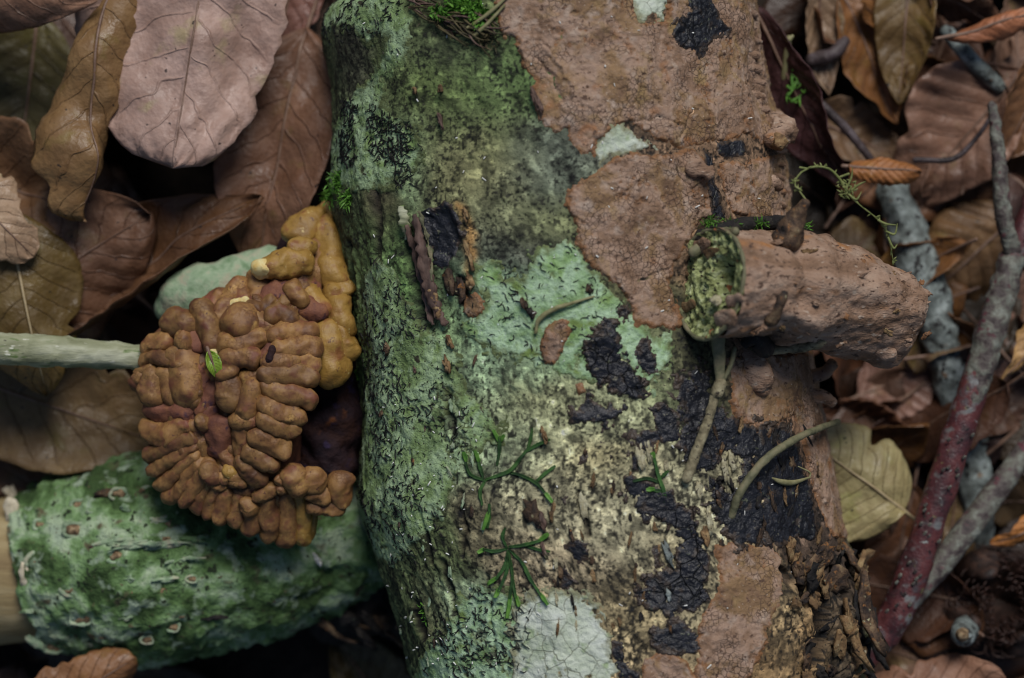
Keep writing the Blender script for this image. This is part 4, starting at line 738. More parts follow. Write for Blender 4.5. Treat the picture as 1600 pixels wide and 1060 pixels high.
# ------------------------------------------------------------------ green branch under the fungus
GB = thing('green_branch', 'thick branch end covered in flaky green lichen below the fungus', 'branch', (at(260, 870, 0)[0], at(260, 870, 0)[1], 0))
A2 = [at(58, 893, 190), at(120, 880, 196), at(220, 868, 200), at(360, 850, 190), at(480, 825, 176), at(620, 790, 160), at(700, 770, 150)]
R2 = [138, 160, 186, 176, 158, 140, 130]
V, F = tube(A2, R2, 150, 30, cap='flat')
ax2 = A2[-1] - A2[0]; ax2 = ax2 / np.linalg.norm(ax2); t2 = (V - A2[0]) @ ax2
ctr = np.stack([np.interp(t2, (np.array(A2) - A2[0]) @ ax2, np.array(A2)[:, i]) for i in range(3)], 1); d = V - ctr; dl = np.linalg.norm(d, axis=1, keepdims=True) + 1e-6
rel = 12 * fbm3(V, 90, 3, 1) + 9 * fbm3(V, 26, 3, 3) + 4.5 * fbm3(V, 9, 2, 5)
fl = fbm3(V * np.array((.5, 1, 1)), 34, 3, 9); rel += 5 * smooth(.12, .2, fl) - 6 * smooth(.3, .4, fl) * (t2 < 380)
V = V + d / dl * (rel * (dl[:, 0] > 40))[:, None]; V[:, 2] = np.maximum(V[:, 2], 3)
V[:, 0] += np.where(t2 < 30, 14 * fbm3(V, 26, 3, 4), 0)
mk('bark', V, F, M['gbark'], GB)
V, F = tube([at(-330, 925, 170), at(-60, 900, 182), at(100, 882, 190)], [118, 122, 126], 60, 14, amp=4, size=40, cap='flat'); V[:, 2] = np.maximum(V[:, 2], 5); mk('bare_wood', V, F, M['wood'], GB)
def gsurf(px, py, h=0):
    """top surface of the green branch at a picture point"""
    z = 340.
    for _ in range(6):
        p = at(px, py, z); t = (p - A2[0]) @ ax2; tk = (np.array(A2) - A2[0]) @ ax2; c = np.array([np.interp(t, tk, np.array(A2)[:, i]) for i in range(3)]); r = np.interp(t, tk, R2)
        w = p - c; w = w - ax2 * (w @ ax2); hz = math.hypot(w[0], w[1]); z = c[2] + math.sqrt(max(100., r * r - min(hz, r) ** 2))
    return at(px, py, z + h)
for px, py, r in [(60, 875, 17), (112, 922, 14), (128, 965, 16), (180, 868, 14), (115, 828, 15), (65, 820, 12), (200, 925, 13), (270, 980, 10), (125, 790, 12), (262, 820, 15), (185, 772, 12), (85, 1010, 14), (300, 905, 8), (230, 1000, 9)]:
    c = gsurf(px, py, 0); a = np.linspace(0, 2 * math.pi, 15)
    rim = [c + np.array((r * (1 + .15 * math.sin(3 * t + px)) * math.cos(t) * 1.15, r * .8 * math.sin(t) * (1 + .1 * math.cos(2 * t)), 2)) for t in a]
    cr = thing if False else None
    V, F = tube(rim, r * .28, 7, 2, cap='flat', amp=r * .25, size=7, seed=px); po = mk('bark_pore', V, F, M['flake'], GB)
    V, F = tube([c + (-r * .35, 0, -2), c + (r * .35, 0, 1)], r * .62, 14, 4, amp=r * .35, size=6, seed=py); mk('pore_plug', V, F, M['pore'], po)
rg = random.Random(9)
def flakes():
    for i in range(26):
        px = rg.uniform(40, 330); py = rg.uniform(740, 1010); c = gsurf(px, py, rg.uniform(-1, 4))
        shard(0, 0, 0, rg.uniform(14, 44), rg.uniform(6, 16), rg.uniform(2, 5), M[rg.choice(['flake', 'flake', 'gbark', 'pore'])], GB, rg.uniform(-.5, .3), (rg.uniform(-.1, .5), rg.uniform(-.3, .3)), name='bark_flake', seed=500 + i, curl=rg.uniform(-.3, .4), pos=c)
    for px, py, L, W, m in [(175, 845, 60, 14, 'flake'), (210, 850, 80, 16, 'flake'), (260, 850, 70, 14, 'flake'), (240, 815, 46, 20, 'flake'), (300, 842, 60, 12, 'gbark'), (150, 858, 22, 20, 'splinter'), (290, 873, 60, 8, 'flake'), (255, 905, 50, 10, 'flake'), (195, 965, 26, 10, 'flake'), (230, 1030, 50, 12, 'flake'), (20, 800, 26, 50, 'wood_pale'), (40, 900, 20, 46, 'wood_pale'), (15, 770, 20, 30, 'wood_pale'), (170, 770, 50, 14, 'rot'), (335, 965, 40, 8, 'rot_black')]:
        shard(0, 0, 0, L, W, 5, M[m], GB, .12, (.25, 0), name='bark_flake', seed=int(px + py), curl=.2, pos=gsurf(px, py, 3))
flakes()
o = shard(0, 0, 0, 24, 9, 7, M['white'], None, -.9, name='white_crumb', seed=5, pos=gsurf(496, 875, 4)); tag(o, 'white crumb lying on the shaded end of the green branch', 'crumb')
# rotten bark hanging in the hollow below
RB = thing('rotten_bark_clump', 'dark crumbling bark clump in the hollow between log and green branch', 'bark', (at(570, 930, 0)[0], at(570, 930, 0)[1], 0))
V, F = tube([at(520, 965, 60), at(560, 930, 150), at(600, 900, 170), at(625, 960, 130)], [50, 62, 60, 50], 30, 8, amp=26, size=40, seed=3); V[:, 2] = np.maximum(V[:, 2], 0); mk('core', V, F, M['rot_black'], RB)
for i in range(26):
    px = rg.uniform(490, 630); py = rg.uniform(830, 1010)
    shard(0, 0, 0, rg.uniform(26, 70), rg.uniform(10, 30), rg.uniform(4, 9), M[rg.choice(['rot_black', 'rot_black', 'rot'])], RB, rg.uniform(-.9, .6), (rg.uniform(-.7, .7), rg.uniform(-.7, .7)), name='bark_shard', seed=600 + i, curl=rg.uniform(-.5, .5), pos=at(px, py, rg.uniform(180, 270)))
for P in ([(500, 975), (540, 1000), (575, 1008)], [(480, 945), (520, 985)], [(560, 980), (600, 985), (630, 1010)]):
    V, F = tube([at(x, y, 215) for x, y in P], 4, 7, 5, amp=3, size=10); mk('bark_fibre', V, F, M['rot'], RB)
# ------------------------------------------------------------------ lobed fungus
FU = thing('lobed_fungus', 'brown orange lobed fungus with finger like folds gripping log and green branch', 'fungus', (at(390, 640, 0)[0], at(390, 640, 0)[1], 200))
def dome(x, y): return 505 - 62 * ((x - 410) / 180) ** 2 - 78 * ((y - 600) / 230) ** 2
def lobe(P, r, lift=0, m='fungus', flat=1., amp=.16, name='lobe'):
    r = np.asarray(r, float)
    if len(P) == 1: P = [(P[0][0] - .2 * r, P[0][1]), (P[0][0] + .2 * r, P[0][1])]
    pts = [at(x, y, dome(x, y) + lift) for x, y in P]
    sc = 1.17
    R = np.ones(len(pts)) * r * sc; pts = [p - np.array((0, 0, float(np.mean(R)) * .25)) for p in pts]; rm = float(np.max(R)); sd_ = int(abs(P[0][0] * 7 + P[0][1]))
    # keep picture length: pull the ends in by the cap radius
    d0 = pts[1] - pts[0]; L0 = np.linalg.norm(d0)
    V, F = tube(pts, R, 32, 9, amp=rm * amp * 1.7, size=rm * .75, seed=sd_, flat=flat, rings=6)
    V = V + np.array((9., 9., 5.)) * np.stack([fbm3(V, 42, 2, 3), fbm3(V, 42, 2, 7), fbm3(V, 42, 2, 11)], 1)
    V = V + 1.1 * np.stack([fbm3(V, 7, 2, sd_), fbm3(V, 7, 2, sd_ + 1), fbm3(V, 7, 2, sd_ + 2)], 1)
    o = mk(name, V, F, M[m], FU); return o
FP = np.array([(505, 350), (468, 378), (425, 430), (400, 436), (360, 446), (312, 480), (262, 506), (228, 548), (216, 596), (238, 645), (232, 715), (262, 775), (320, 805), (390, 822), (470, 838), (480, 805), (436, 750), (425, 720), (455, 668), (476, 612), (490, 560), (524, 540), (524, 450), (512, 385)], float)
FP = catmull(np.vstack([FP, FP[:1]]), 7)[:-1]; fc = np.array((372, 610.)); rho = np.linspace(0.02, 1, 46)[:, None, None]
fg = fc + (FP - fc)[None] * rho; gx_, gy_ = fg[..., 0], fg[..., 1]
w1, w2 = worley(gx_ + 12 * fbm(gx_, gy_, 26, 2, 1), gy_ + 12 * fbm(gx_, gy_, 26, 2, 4), 24, 1)
gz = dome(gx_, gy_) + 14 + 15 * fbm(gx_, gy_, 46, 3, 2) + 9 * smooth(0, .5, w2 - w1) - 70 * smooth(.72, 1., rho[..., 0] * np.ones_like(gx_)) ** 1.6
ff = (CAMZ - gz) / CD
mk('base', np.stack([(gx_ - 800) * ff, (530 - gy_) * ff, gz], -1).reshape(-1, 3), grid_faces(46, len(FP), True), M['fungus'], FU)
V, F = tube([at(300, 575, 370), at(370, 640, 390), at(390, 740, 375)], [85, 105, 85], 40, 10, amp=14, size=60); mk('core', V, F, M['fungus_dark'], FU)
V, F = tube([at(480, 400, 330), at(500, 520, 340), at(512, 640, 350), at(505, 740, 345)], [50, 60, 64, 50], 60, 16, amp=22, size=30, octv=4); mk('stained_base', V, F, M['stain'], FU)
O, D_, Pp = 'fungus_ochre', 'fungus_dark', 'fungus_pale'
LB = [
 # along the log edge
 ([(507, 352), (514, 395), (524, 436)], [17, 19, 19], 10, O), ([(523, 457), (537, 454)], 15, 12, O), ([(529, 484), (533, 503)], 22, 10, O), ([(528, 521), (540, 548)], 17, 6, O), ([(510, 525), (518, 578)], [22, 25], 6, O),
 ([(465, 366), (486, 346), (506, 334)], [21, 23, 18], 0, O), ([(512, 326), (520, 340)], 13, 10, O), ([(490, 390), (498, 430)], 22, -8, 'fungus'),
 ([(424, 418), (448, 413), (474, 411)], [18, 20, 19], 34, O), ([(462, 389), (478, 386)], 14, 34, O), ([(412, 420)], 13, 36, Pp),
 ([(414, 482), (432, 458), (446, 455), (470, 475), (494, 492)], [14, 17, 17, 17, 15], 8, D_), ([(459, 450), (470, 468)], 13, 26, 'fungus'), ([(487, 462), (497, 484)], 20, 2, O), ([(475, 440), (490, 450)], 14, 0, D_),
 ([(401, 440), (398, 462)], 20, -4, 'fungus'), ([(372, 446), (354, 470)], [15, 16], 2, 'fungus'), ([(374, 457), (376, 468)], 14, 4, 'fungus'), ([(338, 464), (320, 480)], 15, -2, 'fungus'), ([(362, 476), (378, 474)], 9, 14, Pp), ([(392, 478), (404, 474)], 11, 8, D_), ([(400, 472)], 8, 16, 'fungus'),
 ([(313, 485), (326, 510), (333, 536)], [19, 21, 17], 22, 'fungus'), ([(352, 478), (344, 494)], 17, 10, 'fungus'), ([(334, 544), (331, 551)], 8, 26, Pp),
 ([(372, 502), (380, 504)], 24, 30, 'fungus'), ([(404, 502), (416, 506)], 15, 22, 'fungus'), ([(422, 492), (438, 487), (452, 498)], 12.5, 30, 'fungus'),
 ([(358, 537), (380, 538), (402, 526)], [19, 20, 16], 26, 'fungus'), ([(352, 581), (360, 563), (378, 558), (394, 562)], [17, 19, 18, 16], 34, 'fungus'), ([(384, 592), (398, 590)], 12, 22, 'fungus'),
 # the thick folded worm
 ([(428, 523), (450, 516), (478, 520)], [17, 18, 16], 30, 'fungus'), ([(436, 545), (462, 543), (486, 545)], [18, 19, 18], 34, 'fungus'), ([(424, 564), (446, 565), (460, 564)], [12, 13, 11], 40, 'fungus'), ([(477, 566), (484, 568)], 17, 32, 'fungus'), ([(418, 545), (414, 560)], 9, 32, D_),
 ([(418, 590), (450, 585), (484, 590)], [14, 15.5, 15], 38, 'fungus'), ([(418, 608), (450, 612), (482, 624)], [13, 15.5, 15], 38, 'fungus'), ([(412, 632), (438, 640), (464, 652)], [14, 15, 14], 38, 'fungus'), ([(410, 652), (434, 664), (458, 672)], [13, 14, 12.5], 36, 'fungus'),
 ([(404, 682), (424, 692), (442, 700)], [15, 16, 15], 34, 'fungus'), ([(390, 706), (408, 718), (422, 724)], [13, 15, 14], 34, 'fungus'), ([(374, 722), (390, 738), (402, 746)], [13, 15, 13], 32, 'fungus'), ([(364, 742), (374, 752)], 11, 30, 'fungus'),
 ([(393, 608), (384, 640)], [15, 15.5], 34, 'fungus'), ([(372, 657), (388, 655)], 15, 30, 'fungus'), ([(386, 668), (378, 700)], [19, 17], 16, 'fungus'), ([(356, 604), (360, 624)], [17, 18], 26, 'fungus'), ([(350, 664), (340, 704)], [19, 17], 12, D_), ([(319, 657), (322, 662)], 11, 22, 'fungus'), ([(332, 612), (318, 638)], [14, 13], 10, D_),
 ([(308, 666), (284, 674)], 16, 4, 'fungus'), ([(332, 640), (326, 660)], 14, 6, D_),
 # left cluster
 ([(272, 506), (290, 512)], 21, 26, 'fungus'), ([(281, 534), (287, 537)], 13, 34, 'fungus'), ([(300, 515), (304, 540)], 13, 20, D_), ([(234, 543), (256, 536)], [14, 17], 22, 'fungus'), ([(224, 562), (244, 560), (264, 562)], [10, 11.5, 11], 30, 'fungus'), ([(216, 579), (236, 582)], [8, 10], 30, 'fungus'), ([(212, 598), (224, 590)], 12, 28, 'fungus'), ([(240, 592), (234, 616)], [17, 19], 30, 'fungus'),
 ([(288, 566), (292, 602)], [27, 30], 16, 'fungus'), ([(274, 556), (280, 572)], 15, 28, 'fungus'), ([(262, 590), (268, 612)], 17, 20, 'fungus'), ([(310, 570), (316, 600)], 15, 8, D_), ([(250, 632), (290, 640)], 24, 2, D_),
 # skirt
 ([(236, 672), (262, 678), (292, 670)], [17, 19, 16], 14, 'fungus'), ([(300, 688), (262, 700), (234, 710)], [11, 13, 12], 18, 'fungus'), ([(302, 702), (268, 720), (240, 733)], [10, 12, 12], 20, 'fungus'), ([(306, 716), (276, 740), (250, 758)], [10, 12, 12], 22, 'fungus'), ([(314, 728), (288, 758), (266, 778)], [10, 13, 13], 24, 'fungus'), ([(326, 732), (306, 760), (290, 784)], [10, 14, 14], 26, 'fungus'), ([(322, 760), (308, 796)], [10, 12], 22, 'fungus'),
 ([(336, 768), (326, 804)], [11, 12], 20, 'fungus'), ([(352, 772), (346, 810)], [10, 12], 22, 'fungus'), ([(372, 778), (368, 812)], [10, 12], 20, 'fungus'), ([(396, 788), (392, 824)], [11, 13], 20, 'fungus'), ([(414, 778), (420, 836)], [13, 15], 20, 'fungus'), ([(444, 772), (448, 844)], [13, 15], 18, 'fungus'), ([(466, 770), (472, 840)], [12, 13], 16, O), ([(486, 806), (482, 836)], 9, 6, O),
 ([(324, 738), (330, 746)], 12, 34, 'fungus'), ([(346, 748)], 9, 34, 'fungus'), ([(356, 738)], 10, 32, O), ([(364, 754)], 9, 34, 'fungus'), ([(386, 790), (390, 796)], 13, 30, 'fungus'), ([(338, 760)], 10, 30, 'fungus'), ([(420, 762), (402, 774)], [11, 12], 30, 'fungus'), ([(436, 748)], 9, 34, 'fungus'), ([(436, 763)], 8, 36, 'fungus'), ([(346, 712), (358, 728)], 12, 20, 'fungus'),
 ([(458, 746), (466, 754)], 21, 36, 'fungus'), ([(484, 748), (488, 756)], 18, 36, 'fungus'), ([(528, 757), (534, 776)], [19, 17], 34, 'fungus'), ([(490, 773), (502, 776)], 13, 36, 'fungus'), ([(486, 793), (494, 796)], 11, 32, 'fungus'), ([(508, 794), (528, 792)], [14, 16], 32, 'fungus')]
for P, r, lift, m in LB: lobe(P, r, lift, m)
blob('stain_spot', [at(425, 545, 548), at(421, 562, 548)], [6, 7], M['stain'], FU, 2, 8, 1)
fl_ = leaf((327, 548, 548), (340, 592, 540), 26, (.30, .55, .06), 'small fresh green leaf scrap caught between the fungus lobes', tilt=.3, roll=(.6, .6), wave=2, seed=61, name='green_leaf_scrap', nu=12, nv=9, stalk=4, pleat=.4)
V, F = tube([at(268, 480, 330), at(300, 460, 345), at(360, 440, 345), at(420, 415, 330)], [30, 44, 40, 34], 40, 10, amp=7, size=26, seed=3); o = mk('lichen_stick', V, F, M['flake']); tag(o, 'short lichen green stick end peeping out behind the fungus', 'stick')
V, F = tube([at(-260, 522, 440), at(-40, 541, 446), at(60, 548, 442), at(150, 553, 436), at(232, 560, 430)], [27, 26, 26, 23, 21], 36, 20, amp=4.5, size=16); o = mk('pale_twig', V, F, M['stem']); tag(o, 'straight pale bare twig running into the fungus above the wide leaf', 'twig')
# ------------------------------------------------------------------ twigs beside the log
def twig(name, label, P, R, mat, amp=2, size=16, seg=18, buds=0, seed=0, rings_=False):
    pts = [at(*p) for p in P]; lo = min(p[2] for p in pts)
    rt = thing(name, label, 'twig', (pts[0][0], pts[0][1], 0 if lo < 40 else lo - 20))
    V, F = tube(pts, R, seg, 12, amp=amp, size=size, seed=seed); mk('stem', V, F, M[mat], rt); return rt
T1 = twig('forked_twig', 'forked red and grey twig with pale bud scars standing beside the husk', [(1345, 1030, 330), (1400, 960, 345), (1455, 810, 352), (1500, 670, 350), (1545, 530, 340), (1585, 400, 325), (1640, 250, 300)], [26, 27, 26, 25, 23, 20, 17], 'redtwig', amp=5, size=22, seg=30)
V, F = tube([at(1582, 390, 335), at(1567, 330, 350), at(1560, 240, 350), at(1550, 165, 350)], [15, 14, 12, 8], 20, 20, amp=4.5, size=8); mk('side_shoot', V, F, M['greytwig'], T1)
V, F = tube([at(1420, 940, 330), at(1470, 880, 318), at(1540, 790, 300), (at(1620, 680, 270))], [17, 21, 21, 19], 20, 12, amp=3, size=20); mk('side_shoot', V, F, M['greytwig'], T1)
V, F = tube([at(1515, 635, 352), at(1545, 530, 345), at(1580, 410, 330)], [20, 24.5, 23], 30, 26, amp=6, size=14, seed=5); mk('grey_bark', V, F, M['greytwig'], T1)
rg = random.Random(21)
for i in range(34):
    t = rg.random(); px = 1400 + t * 110 + rg.uniform(-22, 22); py = 960 - t * 300 + rg.uniform(-10, 10)
    p = at(px, py, 375 + rg.uniform(-4, 6)); V, F = tube([p, p + (2, 3, 3)], [3.2, 2.2], 7, 2); mk('bud_scar', V, F, M['greytwig'], T1)
twig('lichen_twig', 'pale blue grey lichen covered stick behind the forked twig', [(1395, 300, 200), (1430, 400, 215), (1465, 510, 215), (1485, 590, 200), (1515, 690, 185), (1525, 790, 165), (1530, 900, 120)], [28, 38, 32, 28, 32, 28, 20], 'ltwig', amp=11, size=22, seg=30)
twig('dark_twig', 'dark twig lying behind the pale yellow leaf', [(1350, 700, 120), (1400, 735, 130), (1450, 765, 120)], [20, 22, 18], 'darktwig', amp=3)
twig('bluish_twig', 'bluish grey twig under the orange red rolled leaf', [(1480, 50, 250), (1520, 95, 250), (1560, 135, 235)], [12, 14, 12], 'ltwig', amp=3)
twig('thin_twig', 'thin dark twig curving between the pinkish leaves', [(1430, 250, 290), (1490, 248, 292), (1530, 210, 296), (1555, 170, 300)], [5, 5, 4, 3], 'darktwig', amp=.5)
twig('short_twig', 'short dark peg of twig beside the narrow pale leaf', [(1270, 95, 260), (1300, 85, 270), (1320, 65, 260)], [13, 12, 9], 'darktwig', amp=2)
twig('thin_brown_twig', 'thin brown twig slanting beside the dark purple leaf', [(1285, 165, 300), (1325, 205, 295), (1365, 255, 290)], [8, 8, 6], 'darktwig', amp=1)
twig('stub_twig', 'short upright twig stub with greenish rim below the husk', [(1515, 975, 220), (1508, 985, 290), (1505, 992, 340)], [22, 22, 20], 'ltwig', amp=3, size=10)
V, F = tube([at(1504, 992, 352), at(1504, 992, 362)], [13, 9], 14, 3, amp=2, size=6); o = mk('pith', V, F, M['pore'], bpy.data.objects['stub_twig'])
HU = thing('beech_husk', 'dark bristly beech nut husk beside the twig foot', 'husk', (at(1560, 940, 0)[0], at(1560, 940, 0)[1], 90))
for a in range(4):
    a0 = a * math.pi / 2 + .5; c = at(1560, 940, 210); P = [c + (0, 0, -70), c + (45 * math.cos(a0), 45 * math.sin(a0), -40), c + (74 * math.cos(a0), 74 * math.sin(a0), 20), c + (62 * math.cos(a0), 62 * math.sin(a0), 72)]
    V, F = tube(P, [26, 46, 44, 18], 20, 8, amp=8, size=24, flat=.6, seed=a); mk('valve', V, F, M['husk'], HU)
br = []
for i in range(330):
    a = rg.uniform(0, 6.28); e = rg.uniform(-.2, 1.3); c = at(1560, 940, 210); n_ = np.array((math.cos(a) * math.cos(e), math.sin(a) * math.cos(e), math.sin(e))); p = c + n_ * np.array((78, 78, 74)); t = np.array((-n_[1], n_[0], rg.uniform(-.4, .6))) * rg.choice((-1, 1))
    L = rg.uniform(14, 30); br.append(tube([p - n_ * 8, p + n_ * L * .5, p + n_ * L * .8 + t * L * .45, p + n_ * L * .7 + t * L * .95], [1.8, 1.6, 1.2, .5], 5, 3, rings=2))
V, F = join(br); mk('bristles', V, F, M['bristle'], HU, kind='stuff')
# ------------------------------------------------------------------ plants and loose bits on the log
def ribbon(P, w, h0=2., h1=7., fork=False):
    C = catmull(np.array(P, float), 6); n = len(C); T = np.gradient(C, axis=0); T /= np.linalg.norm(T, axis=1)[:, None] + 1e-6; N = np.stack([-T[:, 1], T[:, 0]], 1)
    t = np.linspace(0, 1, n); ww = w * (.6 + .55 * np.sin(np.pi * np.clip(t * .8 + .1, 0, 1))) * (1 + .28 * fbm(t * 40 + P[0][0], t * 0 + P[0][1], 4, 2, 1)); V = []
    for i in range(n):
        h = h0 + (h1 - h0) * t[i]
        for o_, dz in ((-1, .6), (-.5, 0), (0, -.5), (.5, 0), (1, .6)):
            p = C[i] + N[i] * ww[i] * o_; V.append(on(p[0], p[1], h + dz))
        for o_ in (.6, -.6):
            p = C[i] + N[i] * ww[i] * o_; V.append(on(p[0], p[1], h - .9))
    return np.array(V), grid_faces(n, 7, True)
def wort(label, fronds, tips):
    c = on(*fronds[0][0], 0); rt = thing('liverwort', label, 'liverwort', c, 'liverworts on the log')
    for P in fronds: V, F = ribbon(P, 2.5, 1., 5.); mk('frond', V, F, M['wort'], rt)
    for P in tips: V, F = ribbon(P, 3.2, 3, 8); mk('frond_tip', V, F, M['wort_tip'], rt)
wort('forked dark green liverwort spreading beside the brown knot', [[(757, 752), (735, 742), (727, 722)], [(753, 748), (747, 722)], [(757, 750), (775, 744), (796, 735), (812, 716), (822, 704)], [(822, 704), (828, 685), (831, 669)], [(820, 706), (840, 695), (860, 687)], [(790, 738), (815, 744), (839, 756), (852, 770)], [(836, 754), (852, 740), (868, 728)], [(774, 728), (778, 700), (779, 682)], [(760, 826), (765, 805), (766, 787)], [(757, 750), (750, 770), (755, 790)]],
     [[(727, 722), (726, 706)], [(747, 722), (743, 704)], [(852, 770), (864, 785)], [(777, 690), (770, 672)], [(779, 690), (788, 680)], [(764, 800), (757, 828)]])
wort('forked bright tipped liverwort spreading above the white lichen patch', [[(792, 860), (788, 885), (776, 905)], [(793, 862), (792, 890), (780, 925)], [(794, 864), (800, 900), (797, 935)], [(800, 905), (806, 935)], [(794, 858), (815, 880), (828, 905), (845, 930)], [(794, 855), (818, 852), (845, 845)], [(818, 852), (845, 860), (860, 862)], [(790, 858), (772, 862), (755, 858)], [(792, 858), (785, 840), (790, 825)]],
     [[(778, 902), (762, 914)], [(780, 920), (776, 934)], [(797, 930), (794, 966)], [(806, 932), (812, 948)], [(843, 927), (858, 945)], [(842, 846), (858, 834)], [(757, 858), (748, 864)]])
wort('small forked liverwort among the black crust', [[(1041, 788), (1036, 765), (1028, 745), (1020, 715)], [(1034, 756), (1012, 748), (988, 752)], [(1030, 748), (1042, 735)], [(1036, 768), (1018, 766)]], [[(1022, 722), (1016, 706)], [(1010, 766), (1022, 764)]])
def moss(label, spots, cnt, L, w, mat='moss', spread=.9, group=None, name='moss_tuft'):
    rg_ = np.random.RandomState(int(abs(spots[0][0][0]))); Vs, Fs, o_ = [], [], 0
    for i in range(cnt):
        (cx_, cy_, cz_), rx, ry = spots[rg_.randint(len(spots))]; p = np.array((cx_, cy_, cz_)) + np.array((rg_.normal(0, rx * .5), rg_.normal(0, ry * .5), rg_.uniform(-4, 4)))
        d = np.array((rg_.normal(0, spread), rg_.normal(0, spread), rg_.uniform(.3, 1))); d /= np.linalg.norm(d); l = L * rg_.uniform(.5, 1.2); s_ = np.cross(d, rg_.normal(size=3)); s_ /= np.linalg.norm(s_); b_ = np.cross(d, s_) * l * .18
        q = [p, p + d * l * .45 + b_, p + d * l]
        Vs += [q[0] - s_ * w * .5, q[0] + s_ * w * .5, q[1] - s_ * w, q[1] + s_ * w, q[2] - s_ * w * .1, q[2] + s_ * w * .1]; Fs += [(o_, o_ + 1, o_ + 3, o_ + 2), (o_ + 2, o_ + 3, o_ + 5, o_ + 4)]; o_ += 6
    ob = mk(name, np.array(Vs), np.array(Fs), M[mat]); return tag(ob, label, 'moss', group)
def sp(px, py, rx, ry, h=0): return (tuple(on(px, py, h)), rx, ry)
moss('bright green moss tuft on the log edge above the fungus', [sp(522, 300, 12, 22), sp(530, 285, 14, 16), sp(545, 310, 16, 14), sp(512, 312, 8, 16)], 620, 16, 1.3)
moss('tiny green moss tuft at the log edge beside the fungus lobes', [sp(543, 540, 8, 8), sp(550, 560, 7, 12), sp(556, 585, 5, 10)], 120, 9, 1.1)
moss('green moss cushion at the top of the log beside the crust', [sp(725, -10, 22, 14, 4), sp(740, 15, 20, 12, 4), sp(720, 5, 16, 10, 4), sp(715, -40, 30, 20, 4), sp(700, 20, 26, 10, 4), sp(755, 30, 16, 12, 4)], 1300, 11, 2.0)
moss('green moss fringe above the cut side branch', [sp(1095, 350, 10, 7, 26), sp(1115, 352, 14, 5, 34), sp(1150, 352, 22, 4, 40), sp(1200, 354, 20, 4, 46)], 360, 12, 1.1)
moss('moss tuft with dark base in the flank pit', [sp(655, 955, 9, 18, -2)], 160, 12, 1.2)
moss('dark moss wisps among bark fibres on the upper log', [sp(690, 30, 26, 14, 2), sp(760, 60, 20, 16, 2)], 200, 14, 1.0, mat='fibre')
FB = thing('fibre_tangle', 'tangle of brown plant fibres beside the green moss cushion', 'fibres', on(720, 40, 0))
for i in range(48):
    x0 = rg.uniform(640, 760); y0 = np.interp(x0, [640, 680, 720, 780], [-5, 25, 45, 20]) + rg.uniform(-16, 16); a = rg.gauss(.4, .35); L = rg.uniform(24, 64); h = rg.uniform(2, 12)
    V, F = tube([on(x0, y0, h), on(x0 + math.cos(a) * L * .5, y0 + math.sin(a) * L * .5 + rg.uniform(-6, 6), h + rg.uniform(0, 6)), on(x0 + math.cos(a) * L, y0 + math.sin(a) * L, 2)], [1.6, 1.4, .7], 5, 5, rings=2); mk('fibre', V, F, M['fibre' if rg.random() < .8 else 'splinter'], FB)
for P in ([(735, 45), (770, 20), (800, -10)], [(740, 60), (765, 38), (790, 10)]):
    V, F = tube([on(x, y, 10) for x, y in P], [3, 3, 2], 7, 6, amp=.6, size=8); mk('fibre', V, F, M['straw'], FB)
def stem(name, label, pts, R, mat, cat='stem', amp=.8, size=12):
    V, F = tube(pts, R, 14, 14, amp=amp * 1.8, size=size * .8); return tag(mk(name, V, F, M[mat]), label, cat)
ST = thing('jointed_stem', 'brown jointed dry stem hanging from under the side branch', 'stem', on(1068, 745, 0))
V, F = tube([on(1068, 748, 10), on(1082, 700, 14), on(1098, 655, 18), on(1106, 612, 22)], [8, 8, 7.5, 7], 14, 10, amp=2.4, size=9); mk('lower_stem', V, F, M['bstem'], ST)
V, F = tube([on(1106, 614, 24), on(1110, 600, 26)], [10, 10], 12, 5, amp=2, size=8); mk('node', V, F, M['bstem'], ST)
V, F = tube([on(1110, 600, 26), on(1106, 565, 30), on(1098, 530, 40)], [7, 9, 11], 14, 8, amp=2, size=10, flat=.6); mk('upper_stem', V, F, M['oldstem'], ST)
V, F = tube([on(1112, 598, 26), on(1122, 570, 30), on(1124, 545, 36)], [3, 4, 4], 10, 8, amp=1, size=10); mk('side_stem', V, F, M['oldstem'], ST)
stem('curved_stem', 'olive bow shaped stem arching over the black crust', [on(1143, 806, 0), on(1147, 765, 18), on(1172, 718, 30), on(1212, 686, 34), on(1250, 670, 30), on(1282, 659, 28)], [6.5, 6.5, 6.5, 6, 5.5, 5], 'oldstem')
stem('pale_straw', 'thin pale straw lying on the bright mint lichen', [on(838, 520, 7), on(844, 500, 8), on(866, 484, 9), on(895, 474, 9), on(926, 464, 7)], [2.5, 3.6, 3.8, 3, 2], 'straw')
HK = thing('seed_husk', 'thin buff seed husk lying on the black crust', 'husk', on(1225, 752, 0))
V, F = tube([on(1197, 747, 9), on(1212, 753, 10), on(1234, 754, 10), on(1254, 746, 10)], [1.5, 4.5, 4.5, 1.5], 10, 7, flat=.6); mk('shell', V, F, M['straw'], HK)
V, F = tube([on(1254, 746, 10), on(1253, 738, 12), on(1240, 729, 10)], [1.6, 1.6, 1.0], 8, 6); mk('awn', V, F, M['straw'], HK)
US = thing('upright_stub', 'pale upright stem stub with green moss leaves on the log edge', 'stem', on(1205, 150, 0))
bz = on(1208, 150, 0)
V, F = tube([at(1220, 160, bz[2] - 30), at(1224, 130, bz[2] + 20), at(1229, 90, bz[2] + 44), at(1233, 60, bz[2] + 56)], [7, 6, 5.5, 5], 12, 8, amp=1.2, size=9); mk('stem', V, F, M['straw'], US)
V, F = tube([at(1233, 62, bz[2] + 66), at(1238, 57, bz[2] + 66)], [5, 3], 9, 3); mk('bent_tip', V, F, M['straw'], US)
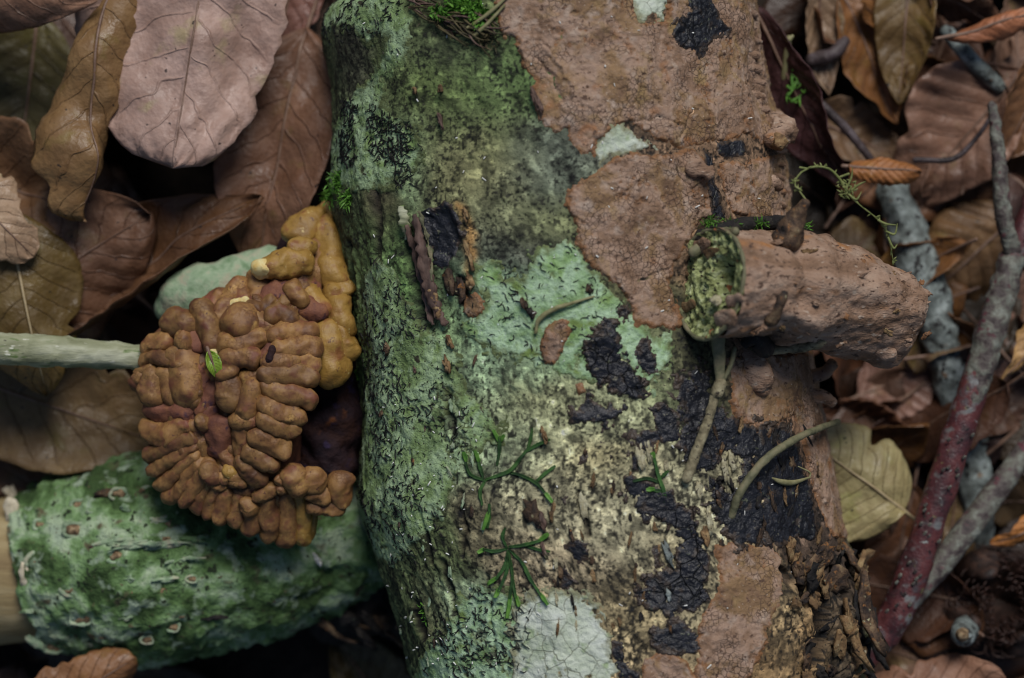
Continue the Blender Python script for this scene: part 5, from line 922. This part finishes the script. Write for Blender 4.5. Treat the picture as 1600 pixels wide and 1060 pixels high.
V, F = tube([bz + (-18, -6, 10), bz + (-4, -2, 22), bz + (14, 16, 30)], [6, 8, 3], 10, 6, flat=.4); mk('moss_leaf', V, F, M['wort'], US)
for i in range(16):
    p = at(1238 + rg.uniform(-4, 14), 132 + rg.uniform(-22, 26), bz[2] + 40); V, F = tube([p, p + (rg.uniform(-10, 10), rg.uniform(-10, 12), 6), p + (rg.uniform(-14, 14), rg.uniform(-14, 16), 8)], [2, 3, .8], 7, 4, flat=.5); mk('moss_leaf', V, F, M['moss' if rg.random() < .6 else 'wort_tip'], US)
MS = thing('moss_sprig', 'thin yellow green moss sprig arching over the dark gap beside the side branch', 'moss', at(1262, 320, 690))
Z_ = 690
def spr(P, r, mat='sprig'):
    V, F = tube([at(x, y, z) for x, y, z in P], r, 7, 7, amp=.5, size=6, rings=2); mk('strand', V, F, M[mat], MS)
main = [(1262, 316, 705), (1250, 300, 700), (1242, 286, 695), (1252, 270, 692), (1272, 261, 690), (1295, 264, 685), (1312, 280, 680), (1325, 302, 675), (1345, 322, 670), (1368, 340, 660), (1385, 360, 650), (1391, 382, 640), (1396, 412, 630)]
spr(main, [1.4] * 4 + [1.7, 1.9, 2.2, 2.2, 1.2, 1.2, 1.3, 1.1, .6])
for P in ([(1322, 296, 676), (1330, 278, 680), (1332, 262, 684)], [(1310, 278, 680), (1326, 272, 684)], [(1326, 302, 675), (1340, 290, 678), (1352, 284, 680)], [(1326, 304, 675), (1338, 312, 674), (1346, 300, 676)], [(1372, 344, 658), (1384, 350, 660), (1400, 352, 658)], [(1385, 362, 650), (1398, 366, 650), (1402, 350, 652)], [(1388, 372, 646), (1396, 388, 646), (1402, 382, 646)], [(1252, 298, 700), (1243, 292, 702)], [(1262, 264, 691), (1250, 262, 692)]): spr(P, [1.8, 1.8, .7][:len(P)])
C = catmull(np.array([at(*p) for p in main]), 6)
for i in range(90):
    p = C[rg.randrange(6, len(C))]; d = np.array((rg.gauss(0, 1), rg.gauss(0, 1), rg.gauss(0, .6))); d /= np.linalg.norm(d)
    if rg.random() < .55: p = at(1322 + rg.uniform(-14, 14), 296 + rg.uniform(-16, 12), 677)
    V, F = tube([p, p + d * 4, p + d * 8], [.8, 1.5, .3], 5, 2, rings=1); mk('scale_leaf', V, F, M['sprig'], MS)
# scattered crumbs too small to count
cr = []; rgn = np.random.RandomState(3)
for i in range(150):
    px, py = rgn.uniform(570, 1260), rgn.uniform(5, 1050)
    if rgn.rand() < .35: px, py = rgn.uniform(600, 740), rgn.uniform(600, 1040)
    p = on(px, py, 0); th, Y = st(np.array([px]), np.array([py])); j = np.clip(np.searchsorted(TH, th[0]), 0, NT_ - 1); k_ = np.clip(np.searchsorted(-YY, -Y[0]), 0, NY - 1); p = on(px, py, TOP[k_, j] + 1.2)
    a = rgn.uniform(0, 3.14); L = rgn.uniform(.4, 2.0) if rgn.rand() < .85 else rgn.uniform(2, 4); d = np.array((math.cos(a), math.sin(a), .1)) * L; cr.append(tube([p - d, p + d], [rgn.uniform(.6, 1.3)] * 2, 5, 2, rings=2))
V, F = join(cr); o = mk('pale_crumbs', V, F, M['white'], kind='stuff'); tag(o, 'tiny white crumbs scattered over the log surface', 'crumbs')
